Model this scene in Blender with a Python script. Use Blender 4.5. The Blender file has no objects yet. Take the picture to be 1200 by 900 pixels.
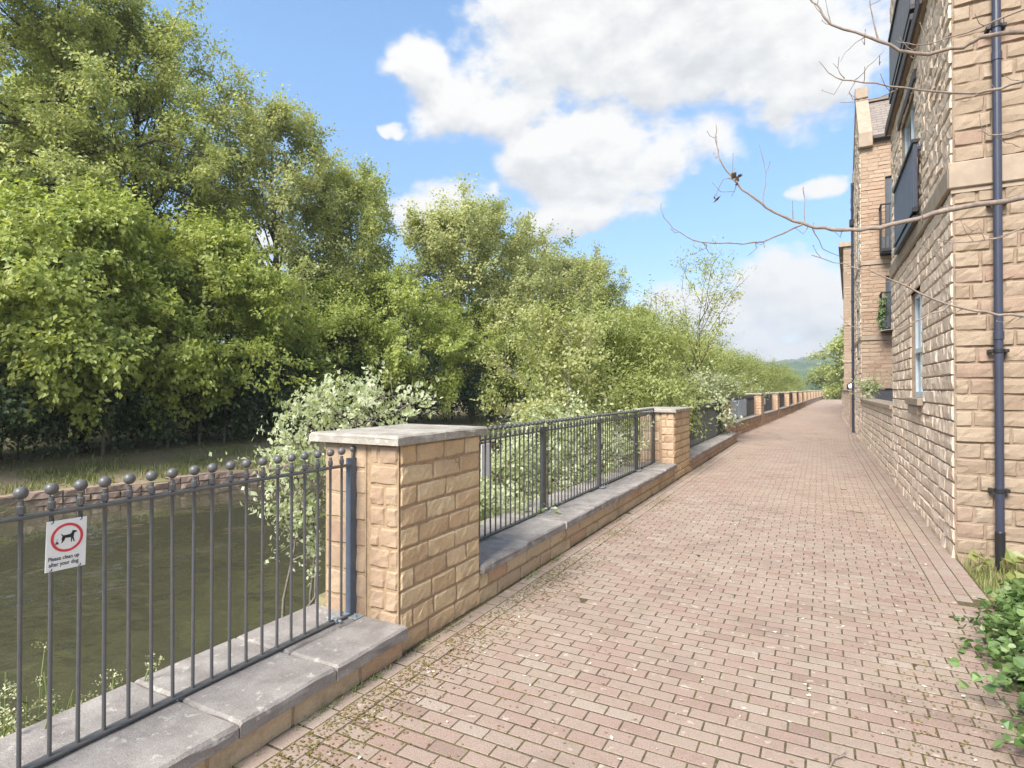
import bpy, math, random
import numpy as np
R0 = random.Random(7)
G = np.random.default_rng(11)
PI = math.pi
scene = bpy.context.scene
COL = scene.collection

# ------------------------------------------------------------------ camera geometry
F, CH = 680.0, 1.6
YAW, PITCH = math.atan(360 / 680), math.atan(6 / 680)


def ray(px, py):
    x = (px - 600) / F; z = (450 - py) / F; y = 1.0
    y, z = y * math.cos(PITCH) - z * math.sin(PITCH), y * math.sin(PITCH) + z * math.cos(PITCH)
    c, s = math.cos(YAW), math.sin(YAW)
    return np.array((x * c - y * s, x * s + y * c, z))


def at_depth(px, py, d):
    """world point seen in that direction at a real distance d (m, along the view axis)"""
    return np.array((0, 0, CH)) + ray(px, py) * d


# ------------------------------------------------------------------ mesh collecting
class MB:
    def __init__(s):
        s.v = []; s.f = {3: [], 4: []}; s.r = {3: [], 4: []}; s.n = 0; s.ng = []; s.ngr = []

    def add(s, V, Q=None, T=None, rq=0.5, rt=0.5):
        V = np.asarray(V, float).reshape(-1, 3)
        for k, A, r in ((4, Q, rq), (3, T, rt)):
            if A is not None and len(A):
                A = np.asarray(A, np.int64).reshape(-1, k)
                s.f[k].append(A + s.n)
                s.r[k].append(np.broadcast_to(np.asarray(r, float), (len(A),)))
        s.v.append(V); s.n += len(V)

    def ngon(s, V, r=0.5):
        V = np.asarray(V, float).reshape(-1, 3)
        s.ng.append(list(range(s.n, s.n + len(V)))); s.ngr.append(r)
        s.v.append(V); s.n += len(V)

    def quad(s, a, b, c, d, r=0.5):
        s.add([a, b, c, d], Q=[(0, 1, 2, 3)], rq=r)

    def box(s, x0, x1, y0, y1, z0, z1, r=0.5, bev=0.0):
        if bev <= 0:
            V = [(x, y, z) for z in (z0, z1) for y in (y0, y1) for x in (x0, x1)]
            s.add(V, Q=[(0, 2, 3, 1), (4, 5, 7, 6), (0, 1, 5, 4), (2, 6, 7, 3), (0, 4, 6, 2), (1, 3, 7, 5)], rq=r)
            return
        b = bev
        # chamfered box: 24 verts
        V = []; idx = {}
        for sx in (0, 1):
            for sy in (0, 1):
                for sz in (0, 1):
                    X, Y, Z = (x0, x1)[sx], (y0, y1)[sy], (z0, z1)[sz]
                    dx, dy, dz = (b, -b)[sx], (b, -b)[sy], (b, -b)[sz]
                    for ax, p in ((0, (X, Y + dy, Z + dz)), (1, (X + dx, Y, Z + dz)), (2, (X + dx, Y + dy, Z))):
                        idx[(sx, sy, sz, ax)] = len(V); V.append(p)
        Q = []; T = []
        for ax in range(3):
            o = [a for a in range(3) if a != ax]
            for sgn in (0, 1):
                c = []
                for (p, q) in ((0, 0), (1, 0), (1, 1), (0, 1)):
                    k = [0, 0, 0]; k[ax] = sgn; k[o[0]] = p; k[o[1]] = q
                    c.append(idx[(*k, ax)])
                Q.append(c)
        for ax in range(3):  # edges along ax
            o = [a for a in range(3) if a != ax]
            for p in (0, 1):
                for q in (0, 1):
                    k0 = [0, 0, 0]; k0[o[0]] = p; k0[o[1]] = q; k1 = list(k0); k1[ax] = 1
                    Q.append([idx[(*k0, o[0])], idx[(*k0, o[1])], idx[(*k1, o[1])], idx[(*k1, o[0])]])
        for sx in (0, 1):
            for sy in (0, 1):
                for sz in (0, 1):
                    T.append([idx[(sx, sy, sz, a)] for a in range(3)])
        s.add(V, Q=Q, T=T, rq=r, rt=r)

    def obox(s, o, U, W, Zv, u, w, z, r=0.5):
        """box on axes U, W, Zv (3-vectors) with ranges u, w, z"""
        o, U, W, Zv = (np.asarray(a, float) for a in (o, U, W, Zv))
        V = [o + U * a + W * b + Zv * c for c in z for b in w for a in u]
        s.add(V, Q=[(0, 2, 3, 1), (4, 5, 7, 6), (0, 1, 5, 4), (2, 6, 7, 3), (0, 4, 6, 2), (1, 3, 7, 5)], rq=r)

    def tube(s, P, rad, n=6, r=0.5, caps=True):
        P = np.asarray(P, float); k = len(P)
        rad = np.broadcast_to(np.asarray(rad, float), (k,))
        T = np.gradient(P, axis=0); T /= np.linalg.norm(T, axis=1)[:, None] + 1e-9
        ref = np.array((0, 0, 1.0)) if abs(T[0][2]) < 0.9 else np.array((1.0, 0, 0))
        A = np.cross(T, ref); A /= np.linalg.norm(A, axis=1)[:, None] + 1e-9
        B = np.cross(T, A)
        an = np.arange(n) * 2 * PI / n
        V = P[:, None, :] + rad[:, None, None] * (A[:, None, :] * np.cos(an)[None, :, None] + B[:, None, :] * np.sin(an)[None, :, None])
        i = np.arange(k - 1)[:, None] * n; j = np.arange(n)[None, :]; j2 = (j + 1) % n
        Q = np.stack([i + j, i + j2, i + n + j2, i + n + j], -1).reshape(-1, 4)
        s.add(V.reshape(-1, 3), Q=Q, rq=r)
        if caps and n >= 3:
            s.ngon(V[0][::-1], r); s.ngon(V[-1], r)

    def cyl(s, a, b, rad, n=10, r=0.5):
        s.tube([a, b], [rad, rad], n, r)

    def lathe(s, o, prof, n=12, r=0.5):
        """prof: (radius, z) list round the vertical axis at o"""
        o = np.asarray(o, float); an = np.arange(n) * 2 * PI / n
        V = np.array([[(o[0] + q * math.cos(a), o[1] + q * math.sin(a), o[2] + z) for a in an] for q, z in prof])
        k = len(prof)
        i = np.arange(k - 1)[:, None] * n; j = np.arange(n)[None, :]; j2 = (j + 1) % n
        Q = np.stack([i + j, i + j2, i + n + j2, i + n + j], -1).reshape(-1, 4)
        s.add(V.reshape(-1, 3), Q=Q, rq=r)

    def build(s, name, mat, parent=None, smooth=False):
        off = np.zeros(3)
        p = parent
        while p is not None:
            off += np.array(p.location); p = p.parent
        V = np.concatenate(s.v) - off
        me = bpy.data.meshes.new(name)
        loops = []; starts = []; rs = []; pos = 0
        for k in (3, 4):
            if s.f[k]:
                A = np.concatenate(s.f[k]); loops.append(A.ravel())
                starts.append(pos + np.arange(len(A)) * k); pos += A.size
                rs.append(np.concatenate(s.r[k]))
        for g, r in zip(s.ng, s.ngr):
            loops.append(np.array(g)); starts.append(np.array([pos])); pos += len(g); rs.append(np.array([r]))
        L = np.concatenate(loops).astype(np.int32); S = np.concatenate(starts).astype(np.int32)
        rs = np.concatenate(rs).astype(np.float32)
        me.vertices.add(len(V)); me.vertices.foreach_set('co', V.astype(np.float32).ravel())
        me.loops.add(len(L)); me.loops.foreach_set('vertex_index', L)
        me.polygons.add(len(S)); me.polygons.foreach_set('loop_start', S)
        at = me.attributes.new('rnd', 'FLOAT', 'FACE'); at.data.foreach_set('value', rs)
        me.update(calc_edges=True)
        me.polygons.foreach_set('use_smooth', np.full(len(S), bool(smooth)))
        me.materials.append(mat)
        o = bpy.data.objects.new(name, me); COL.objects.link(o)
        if parent is not None: o.parent = parent
        return o


def tag(o, label, cat, group=None):
    o['label'] = label; o['category'] = cat; o['kind'] = 'thing'
    if group: o['group'] = group
    return o


def thing(name, label, cat, loc=(0, 0, 0), group=None):
    o = bpy.data.objects.new(name, None); COL.objects.link(o); o.location = loc
    o.empty_display_size = 0.2
    return tag(o, label, cat, group)


def structure(o):
    o['kind'] = 'structure'; return o


def dup(root, loc, rotz=0.0, sc=1.0, label=None, group=None):
    r = root.copy(); COL.objects.link(r); r.location = loc; r.rotation_euler = (0, 0, rotz)
    r.scale = (sc, sc, sc) if not hasattr(sc, '__len__') else sc
    if label: r['label'] = label
    if group: r['group'] = group
    for ch in list(root.children):
        c = ch.copy(); COL.objects.link(c); c.parent = r
        for g in list(ch.children):
            d = g.copy(); COL.objects.link(d); d.parent = c
    return r


# ------------------------------------------------------------------ materials
class NT:
    def __init__(s, tree):
        s.t = tree; s.n = tree.nodes; s.l = tree.links; s.n.clear()

    def __call__(s, kind, **kw):
        n = s.n.new(kind)
        ins = kw.pop('ins', {})
        for k, v in kw.items(): setattr(n, k, v)
        for k, v in ins.items():
            sock = n.inputs[k]
            if isinstance(v, bpy.types.NodeSocket): s.l.new(v, sock)
            else:
                if hasattr(sock.default_value, '__len__') and hasattr(v, '__len__') and len(v) == 3 and len(sock.default_value) == 4: v = (*v, 1)
                sock.default_value = v
        return n

    def m(s, op, a, b=0.0, c=None, clamp=False):
        n = s('ShaderNodeMath', operation=op, use_clamp=clamp)
        for i, v in enumerate((a, b, c)):
            if v is None: continue
            if isinstance(v, bpy.types.NodeSocket): s.l.new(v, n.inputs[i])
            else: n.inputs[i].default_value = v
        return n.outputs[0]

    def ramp(s, fac, stops, interp='LINEAR'):
        n = s('ShaderNodeValToRGB'); cr = n.color_ramp; cr.interpolation = interp
        while len(cr.elements) < len(stops): cr.elements.new(0.5)
        for e, (p, c) in zip(cr.elements, stops): e.position = p; e.color = (*c, 1) if len(c) == 3 else c
        s.l.new(fac, n.inputs[0]); return n.outputs[0]

    def mix(s, fac, a, b, blend='MIX'):
        n = s('ShaderNodeMix', data_type='RGBA', blend_type=blend)
        for k, v in ((0, fac), (6, a), (7, b)):
            if isinstance(v, bpy.types.NodeSocket): s.l.new(v, n.inputs[k])
            else: n.inputs[k].default_value = (*v, 1) if k and len(v) == 3 else v
        return n.outputs[2]

    def noise(s, vec, scale, detail=4, rough=0.55, out=0):
        n = s('ShaderNodeTexNoise', ins={'Scale': scale, 'Detail': detail, 'Roughness': rough})
        if vec is not None: s.l.new(vec, n.inputs['Vector'])
        return n.outputs[out]


def newmat(name):
    m = bpy.data.materials.new(name); m.use_nodes = True
    return m, NT(m.node_tree)


def finish(t, col, rough=0.85, bump=None, bstr=0.4, bdist=0.01, spec=0.3, metal=0.0, extra=None):
    p = t('ShaderNodeBsdfPrincipled')
    for k, v in (('Base Color', col), ('Roughness', rough), ('Specular IOR Level', spec), ('Metallic', metal)):
        if isinstance(v, bpy.types.NodeSocket): t.l.new(v, p.inputs[k])
        else: p.inputs[k].default_value = (*v, 1) if hasattr(v, '__len__') and len(v) == 3 else v
    if bump is not None:
        b = t('ShaderNodeBump', ins={'Strength': bstr, 'Distance': bdist, 'Height': bump})
        t.l.new(b.outputs[0], p.inputs['Normal'])
    o = t('ShaderNodeOutputMaterial'); t.l.new(p.outputs[0], o.inputs[0])
    return p


def stone_mat(name, cols, stain=(0.12, 0.1, 0.08), stain_amt=0.45, hue_noise=0.5, grain=90):
    """rough masonry: colour of each block from its own number, mottled, with dark weathering"""
    m, t = newmat(name)
    pos = t('ShaderNodeNewGeometry').outputs['Position']
    a = t('ShaderNodeAttribute', attribute_name='rnd').outputs['Fac']
    n = len(cols)
    c = t.ramp(a, [(i / (n - 1), q) for i, q in enumerate(cols)])
    big = t.noise(pos, 2.2, 5, 0.6); mid = t.noise(pos, 14, 6, 0.65); fine = t.noise(pos, grain, 4, 0.7)
    c = t.mix(t.m('MULTIPLY', t.ramp(mid, [(0.42, (0, 0, 0)), (0.68, (1, 1, 1))]), hue_noise), c, cols[n // 2 + 1 if n > 2 else 0])
    v = t.m('ADD', t.m('MULTIPLY', fine, 0.7), 0.65)
    c = t.mix(1.0, c, t('ShaderNodeCombineColor', ins={0: v, 1: v, 2: v}).outputs[0], 'MULTIPLY')
    st = t.m('MULTIPLY', t.ramp(t.m('ADD', t.m('MULTIPLY', big, 0.6), t.m('MULTIPLY', mid, 0.4)), [(0.5, (0, 0, 0)), (0.66, (1, 1, 1))]), stain_amt)
    c = t.mix(st, c, stain)
    h = t.m('ADD', t.m('MULTIPLY', mid, 0.7), t.m('MULTIPLY', fine, 0.3))
    finish(t, c, 0.92, h, 0.55, 0.012, 0.15)
    return m


def simple_mat(name, col, rough=0.6, var=0.25, scale=20, spec=0.3, bstr=0.2, bdist=0.004, col2=None, metal=0.0):
    m, t = newmat(name)
    pos = t('ShaderNodeNewGeometry').outputs['Position']
    n = t.noise(pos, scale, 6, 0.65)
    c2 = col2 or tuple(q * (1 - var) for q in col)
    c = t.mix(t.ramp(n, [(0.35, (0, 0, 0)), (0.65, (1, 1, 1))]), col, c2)
    f = t.noise(pos, scale * 6, 3, 0.6)
    finish(t, c, rough, f, bstr, bdist, spec, metal)
    return m


def leaf_mat(name, cols, trans=0.35, rough=0.42, spec=0.55):
    m, t = newmat(name)
    a = t('ShaderNodeAttribute', attribute_name='rnd').outputs['Fac']
    n = len(cols)
    c = t.ramp(a, [(i / (n - 1), q) for i, q in enumerate(cols)])
    p = t('ShaderNodeBsdfPrincipled', ins={'Base Color': c, 'Roughness': rough, 'Specular IOR Level': spec})
    tc = t.mix(1.0, c, (1.15, 1.15, .75), 'MULTIPLY')
    tr = t('ShaderNodeBsdfTranslucent', ins={'Color': tc})
    mx = t('ShaderNodeMixShader', ins={0: trans, 1: p.outputs[0], 2: tr.outputs[0]})
    o = t('ShaderNodeOutputMaterial'); t.l.new(mx.outputs[0], o.inputs[0])
    return m


M = {}
M['pillar_stone_lit'] = stone_mat('pillar_stone_lit', [(.50, .35, .21), (.60, .44, .26), (.65, .50, .31), (.56, .41, .255), (.61, .42, .235)], stain=(.34, .24, .15), stain_amt=.35)  # stone's own yellow, lightened in colour to replace missing sun on path faces
M['pillar_end_stone_shaded'] = stone_mat('pillar_end_stone_shaded', [(.32, .22, .15), (.39, .285, .195), (.345, .24, .165), (.41, .305, .21), (.30, .20, .14)], stain=(.2, .14, .1), stain_amt=.35)  # pinker stone with shade painted in: darkened against the sun on end faces
M['low_stone'] = stone_mat('low_wall_stone', [(.48, .34, .21), (.56, .42, .26), (.60, .46, .30), (.50, .38, .25), (.52, .33, .21)], stain=(.16, .12, .08), stain_amt=.5)
M['red_stone'] = stone_mat('red_stone', [(.42, .27, .19), (.50, .35, .24), (.46, .31, .21), (.53, .39, .27), (.40, .25, .18)], stain=(.12, .08, .06), stain_amt=.4)
M['side_stone_lit'] = stone_mat('building_side_stone_lit', [(.62, .48, .37), (.70, .56, .44), (.66, .52, .405), (.72, .59, .47), (.60, .46, .345)], stain=(.40, .29, .21), stain_amt=.3)  # lightened and warmed in colour to make up for missing direct sun
M['end_stone_shaded'] = stone_mat('building_end_stone_shaded', [(.275, .20, .145), (.32, .245, .18), (.29, .22, .16), (.345, .27, .20), (.28, .19, .145)], stain=(.2, .14, .09), stain_amt=.35)  # shade put into the colour: darkened to offset sun on the end walls
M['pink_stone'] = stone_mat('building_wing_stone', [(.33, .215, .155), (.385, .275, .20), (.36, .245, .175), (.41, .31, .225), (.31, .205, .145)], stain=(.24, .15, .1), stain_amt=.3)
M['ashlar'] = simple_mat('smooth_ashlar', (.385, .305, .235), .9, .2, 6, .15)
M['coping'] = simple_mat('coping_stone', (.33, .30, .28), .95, .4, 7, .1, .7, .006, col2=(.22, .195, .185))
def grain_mat(name, c1, c2, lichen=(.5, .48, .42)):
    m, t = newmat(name)
    pos = t('ShaderNodeNewGeometry').outputs['Position']
    big = t.noise(pos, 5, 6, .65); g1 = t.noise(pos, 170, 3, .8); g2 = t.noise(pos, 60, 4, .7)
    c = t.mix(t.ramp(big, [(.38, (0, 0, 0)), (.62, (1, 1, 1))]), c1, c2)
    v = t.m('ADD', t.m('MULTIPLY', g1, 1.5), .25)
    c = t.mix(1.0, c, t('ShaderNodeCombineColor', ins={0: v, 1: v, 2: v}).outputs[0], 'MULTIPLY')
    c = t.mix(t.m('MULTIPLY', t.ramp(t.noise(pos, 16, 4, .6), [(.62, (0, 0, 0)), (.66, (1, 1, 1))]), .6), c, lichen)
    finish(t, c, .95, t.m('ADD', g1, g2), .8, .004, .1)
    return m
M['coping'] = grain_mat('coping_stone', (.34, .31, .285), (.235, .21, .195))
M['cap'] = grain_mat('cap_stone', (.42, .385, .335), (.27, .245, .21))
M['unused_cap'] = simple_mat('cap_stone', (.42, .39, .34), .95, .4, 8, .1, .5, .006, col2=(.25, .23, .2))
M['mortar_warm'] = simple_mat('mortar_warm', (.40, .285, .18), .95, .3, 30, .1)
M['mortar'] = simple_mat('mortar', (.33, .245, .18), .95, .3, 30, .1)
M['iron'] = simple_mat('painted_iron', (.05, .055, .062), .45, .25, 25, .45, .1, .001, col2=(.085, .08, .07))
M['iron_near'] = simple_mat('weathered_railing_paint', (.085, .09, .098), .42, .25, 30, .5, .1, .001, col2=(.115, .105, .098))
M['post_iron'] = simple_mat('painted_post', (.10, .125, .165), .42, .2, 12, .5, .1, .001)
M['zinc'] = simple_mat('galvanised_plate', (.34, .37, .38), .5, .3, 30, .5, .1, .001)
M['pipe'] = simple_mat('downpipe_paint', (.042, .047, .075), .38, .2, 8, .5, .05, .001)
M['dark_panel'] = simple_mat('dark_balcony_panel', (.075, .076, .085), .45, .2, 10, .4, .05, .001)
M['black'] = simple_mat('black_metal', (.02, .02, .023), .45, .2, 10, .4, .05, .001)
M['white'] = simple_mat('white_board', (.80, .80, .78), .4, .06, 8, .4, .02, .001)
M['red'] = simple_mat('red_ring', (.62, .06, .07), .4, .1, 8, .4, .02, .001)
M['ink'] = simple_mat('black_ink', (.025, .025, .028), .5, .1, 8, .3, .02, .001)
M['upvc'] = simple_mat('white_window_frame', (.62, .70, .74), .35, .08, 5, .4, .02, .001)
M['lead'] = simple_mat('lead_and_fascia', (.10, .085, .085), .7, .3, 5, .3)
M['slate'] = stone_mat('roof_tile', [(.2, .17, .15), (.26, .22, .19), (.22, .19, .18), (.28, .24, .21), (.18, .15, .14)], stain=(.1, .1, .08), stain_amt=.4)
M['pale_sheet'] = simple_mat('pale_blue_sheet', (.42, .52, .62), .5, .1, 3, .3)
M['bark'] = simple_mat('bark', (.11, .085, .065), .95, .5, 12, .1, .6, .02)
M['bark_grey'] = simple_mat('grey_bark', (.24, .21, .18), .95, .4, 10, .1, .6, .02)
M['twig'] = simple_mat('bare_twig_bark', (.30, .24, .20), .9, .35, 30, .15, .5, .003, col2=(.19, .15, .13))
M['terracotta'] = simple_mat('terracotta', (.33, .14, .08), .85, .2, 15)
M['leaf_bright'] = leaf_mat('leaf_bright', [(.25, .31, .075), (.34, .40, .10), (.41, .46, .12), (.48, .49, .14)], .5)
M['leaf_mid'] = leaf_mat('leaf_mid', [(.27, .31, .095), (.37, .41, .13), (.46, .49, .17), (.56, .565, .25)], .5)
M['leaf_pale'] = leaf_mat('leaf_pale', [(.29, .315, .115), (.38, .405, .16), (.47, .485, .21), (.56, .565, .30)], .5)
M['leaf_willow'] = leaf_mat('leaf_willow', [(.25, .30, .09), (.32, .37, .12), (.38, .42, .15), (.44, .46, .20)], .5)
M['leaf_white'] = leaf_mat('leaf_whitebeam', [(.28, .33, .15), (.45, .50, .28), (.60, .63, .45), (.74, .76, .62)], .5)
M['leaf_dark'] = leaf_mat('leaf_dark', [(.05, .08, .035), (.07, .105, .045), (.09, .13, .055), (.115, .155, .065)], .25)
M['leaf_ivy'] = leaf_mat('leaf_ivy', [(.06, .115, .032), (.11, .185, .055), (.19, .28, .10), (.30, .37, .19)], .25, .38, .5)
M['grass'] = leaf_mat('grass_blades', [(.15, .19, .05), (.22, .26, .07), (.30, .31, .11), (.40, .37, .19)], .35)
M['flower'] = leaf_mat('cream_flower', [(.4, .42, .2), (.5, .5, .3), (.6, .6, .38)], .2)
M['stem_green'] = leaf_mat('green_stem', [(.16, .21, .06), (.22, .27, .09)], .2)
M['petal'] = simple_mat('fallen_petal', (.62, .58, .50), .8, .2, 40)
M['dead_leaf'] = simple_mat('dead_leaf', (.30, .19, .10), .9, .4, 40)
M['moss'] = simple_mat('moss', (.14, .13, .03), 1.0, .5, 25, .05, .6, .01, col2=(.2, .15, .06))

# glass
m, t = newmat('window_glass')
finish(t, (.10, .13, .16), 0.04, None, spec=0.9)
M['glass'] = m
m, t = newmat('water')
pos = t('ShaderNodeNewGeometry').outputs['Position']
w1 = t.noise(pos, 1.6, 2, 0.5); w2 = t.noise(pos, 4.5, 3, 0.5)
c = t.mix(t.noise(pos, 0.5, 3, 0.5), (.052, .049, .031), (.072, .068, .042))
finish(t, c, 0.04, t.m('ADD', t.m('MULTIPLY', w1, 1.0), t.m('MULTIPLY', w2, 0.35)), t.m('ADD', .045, t.m('MULTIPLY', t.ramp(t.noise(pos, .7, 3, .5), [(.48, (0, 0, 0)), (.68, (1, 1, 1))]), .4)), 0.26, 1.0)
M['water'] = m
# paving bricks
m, t = newmat('paving_brick')
pos = t('ShaderNodeNewGeometry').outputs['Position']
a = t('ShaderNodeAttribute', attribute_name='rnd').outputs['Fac']
c = t.ramp(a, [(0, (.255, .183, .150)), (.25, (.305, .213, .175)), (.5, (.318, .238, .196)), (.75, (.31, .24, .195)), (1, (.345, .28, .232))])
fine = t.noise(pos, 260, 3, 0.7); mid = t.noise(pos, 22, 5, 0.65); big = t.noise(pos, 0.7, 4, 0.6)
v = t.m('ADD', t.m('MULTIPLY', t.noise(pos, 140, 3, .75), 1.5), 0.22)
c = t.mix(1.0, c, t('ShaderNodeCombineColor', ins={0: v, 1: v, 2: v}).outputs[0], 'MULTIPLY')
c = t.mix(t.m('MULTIPLY', t.ramp(mid, [(.56, (0, 0, 0)), (.72, (1, 1, 1))]), .55), c, (.19, .165, .10))
c = t.mix(t.m('MULTIPLY', t.ramp(big, [(.45, (0, 0, 0)), (.65, (1, 1, 1))]), .35), c, (.36, .30, .235))
c = t.mix(t.m('MULTIPLY', t.ramp(t.noise(pos, 1.6, 6, .7), [(.52, (0, 0, 0)), (.66, (1, 1, 1))]), .4), c, (.20, .155, .125))
lich = t.noise(pos, 13, 3, 0.55)
c = t.mix(t.m('MULTIPLY', t.ramp(lich, [(.64, (0, 0, 0)), (.68, (1, 1, 1))]), .5), c, (.50, .44, .37))
finish(t, c, .92, t.m('ADD', t.m('MULTIPLY', fine, .5), mid), .5, .004, .15)
M['brick'] = m
m, t = newmat('paving_joint')
pos = t('ShaderNodeNewGeometry').outputs['Position']
c = t.mix(t.ramp(t.noise(pos, 3, 5, .6), [(.42, (0, 0, 0)), (.6, (1, 1, 1))]), (.075, .058, .043), (.095, .088, .03))
c = t.mix(t.ramp(t.noise(pos, 40, 4, .6), [(.4, (0, 0, 0)), (.7, (1, 1, 1))]), c, (.16, .13, .09))
finish(t, c, 1.0, t.noise(pos, 120, 4, .7), .6, .006, .05)
M['joint'] = m
# ground (earth + grass)
m, t = newmat('ground_earth_grass')
pos = t('ShaderNodeNewGeometry').outputs['Position']
n1 = t.noise(pos, 0.9, 6, .65); n2 = t.noise(pos, 9, 5, .65)
c = t.mix(t.ramp(n1, [(.42, (0, 0, 0)), (.58, (1, 1, 1))]), (.30, .23, .165), (.20, .20, .085))
c = t.mix(t.m('MULTIPLY', n2, .6), c, (.32, .27, .17))
finish(t, c, 1.0, n2, .8, .05, .05)
M['ground'] = m
m, t = newmat('hill_woodland')
pos = t('ShaderNodeNewGeometry').outputs['Position']
n1 = t.noise(pos, 0.012, 4, .6); n2 = t.noise(pos, 0.09, 5, .6)
c = t.ramp(n1, [(.35, (.05, .085, .04)), (.5, (.085, .13, .05)), (.58, (.15, .19, .075)), (.68, (.06, .095, .045))])
c = t.mix(t.m('MULTIPLY', t.ramp(n2, [(.4, (0, 0, 0)), (.6, (1, 1, 1))]), .6), c, (.05, .08, .035))
finish(t, c, 1.0, n2, 1.0, 4.0, .05)
M['hill'] = m

# ------------------------------------------------------------------ rock-faced masonry
def rock_wall(mb, mort, o, U, Nn, width, z0, z1, course=.147, lens=(.22, .5), openings=(), depth=.03, res=.05, top=None, joint=.0075, rng=R0, mr=.5, bow=0.0):
    """courses of pitch-faced blocks standing proud of a mortar sheet; U along the wall, Nn outwards"""
    o, U, Nn = (np.asarray(a, float) for a in (o, U, Nn)); Zv = np.array((0, 0, 1.0))
    nc = max(1, round((z1 - z0) / course)); ch = (z1 - z0) / nc
    for c in range(nc):
        za, zb = z0 + c * ch, z0 + (c + 1) * ch; zm = (za + zb) / 2
        iv = [(0.0, width)]
        if top is not None: iv = [top(zm)]
        for (u0, u1, a, b) in openings:
            if a < zm < b:
                nv = []
                for (p, q) in iv:
                    if u1 <= p or u0 >= q: nv.append((p, q)); continue
                    if u0 > p: nv.append((p, u0))
                    if u1 < q: nv.append((u1, q))
                iv = nv
        for (p, q) in iv:
            if q - p < .02: continue
            mort.quad(o + U * p + Zv * za + Nn * .004, o + U * q + Zv * za + Nn * .004, o + U * q + Zv * zb + Nn * .004, o + U * p + Zv * zb + Nn * .004, mr)
            us = [p]; first = True
            while us[-1] < q - 1e-6:
                L = rng.uniform(*lens)
                if first and c % 2: L *= .55
                first = False
                nu = us[-1] + L
                if q - nu < lens[0] * .6: nu = q
                us.append(min(nu, q))
            for k in range(len(us) - 1):
                a, b = us[k] + joint / 2, us[k + 1] - joint / 2
                w, h = b - a, ch - joint
                if w < .02: continue
                e = min(.013, w * .2)
                nx = max(1, round((w - 2 * e) / res)); nz = max(1, round((h - 2 * e) / res))
                xs = np.concatenate([[0], np.linspace(e, w - e, nx + 1), [w]])
                zs = np.concatenate([[0], np.linspace(e, h - e, nz + 1), [h]])
                X, Z = np.meshgrid(xs, zs)
                un, vn = X / w - .5, Z / h - .5
                H = np.full(X.shape, 9.)
                for _ in range(3):
                    gx, gz = rng.uniform(-.9, .9), rng.uniform(-1.1, 1.1)
                    H = np.minimum(H, rng.uniform(.75, 1.15) + gx * un * min(1, w / h * .5) + gz * vn)
                H = np.clip(H + G.normal(0, .13, X.shape), .25, 1.35) * depth
                jx = G.normal(0, res * .16, X.shape); jz = G.normal(0, res * .16, X.shape)
                edge = np.zeros(X.shape, bool); edge[0, :] = edge[-1, :] = True; edge[:, 0] = edge[:, -1] = True
                H[edge] = 0; jx[edge] = 0; jz[edge] = 0
                jx[:, [1, -2]] *= .3; jz[[1, -2], :] *= .3
                V = o + (a + X + jx)[..., None] * U + (za + joint / 2 + Z + jz)[..., None] * Zv + H[..., None] * Nn
                nxv = len(xs)
                i, j = np.meshgrid(np.arange(len(zs) - 1), np.arange(nxv - 1), indexing='ij')
                s = (i * nxv + j).ravel()
                mb.add(V.reshape(-1, 3), Q=np.stack([s, s + 1, s + nxv + 1, s + nxv], -1), rq=rng.random())


def slab(mb, x0, x1, y0, y1, z0, z1, rng=R0, r=None, chip=.008, n=7):
    """worn stone slab: subdivided top and edges, slightly uneven arris"""
    r = rng.random() if r is None else r
    nx = max(3, int((x1 - x0) / .09)); ny = max(3, int((y1 - y0) / .09))
    b = .012
    xs = np.concatenate([[x0], np.linspace(x0 + b, x1 - b, nx), [x1]]); ys = np.concatenate([[y0], np.linspace(y0 + b, y1 - b, ny), [y1]])
    X, Y = np.meshgrid(xs, ys); Z = np.full(X.shape, z1) + G.normal(0, .0012, X.shape)
    edge = np.zeros(X.shape, bool); edge[0, :] = edge[-1, :] = True; edge[:, 0] = edge[:, -1] = True
    Z[edge] -= b * .8 + np.abs(G.normal(0, chip * .6, edge.sum()))
    w = len(xs)
    V = np.stack([X, Y, Z], -1).reshape(-1, 3)
    i, j = np.meshgrid(np.arange(len(ys) - 1), np.arange(w - 1), indexing='ij'); s = (i * w + j).ravel()
    mb.add(V, Q=np.stack([s, s + 1, s + w + 1, s + w], -1), rq=r)
    ring = [(0, j) for j in range(w)] + [(i, w - 1) for i in range(1, len(ys))] + [(len(ys) - 1, j) for j in range(w - 2, -1, -1)] + [(i, 0) for i in range(len(ys) - 2, 0, -1)]
    P = np.array([(X[i, j], Y[i, j], Z[i, j]) for i, j in ring]); cx = np.array(((x0 + x1) / 2, (y0 + y1) / 2, 0))
    k = len(P); zm = (z0 + z1) / 2
    Mid = P.copy(); Mid[:, 2] = zm + G.normal(0, .004, k); Mid[:, :2] += (np.sign(P[:, :2] - cx[:2]) * 0) + G.normal(0, chip * .35, (k, 2))
    Bo = P.copy(); Bo[:, 2] = z0
    q = np.arange(k); q2 = (q + 1) % k
    mb.add(np.concatenate([P, Mid, Bo]), Q=np.concatenate([np.stack([q, q + k, q2 + k, q2], -1), np.stack([q + k, q + 2 * k, q2 + 2 * k, q2 + k], -1)]), rq=r)
    mb.ngon(Bo[::-1], r)


# ------------------------------------------------------------------ setting: ground, canal, path
def lerp_tab(tab, y):
    return float(np.interp(y, [a for a, _ in tab], [b for _, b in tab]))


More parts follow.
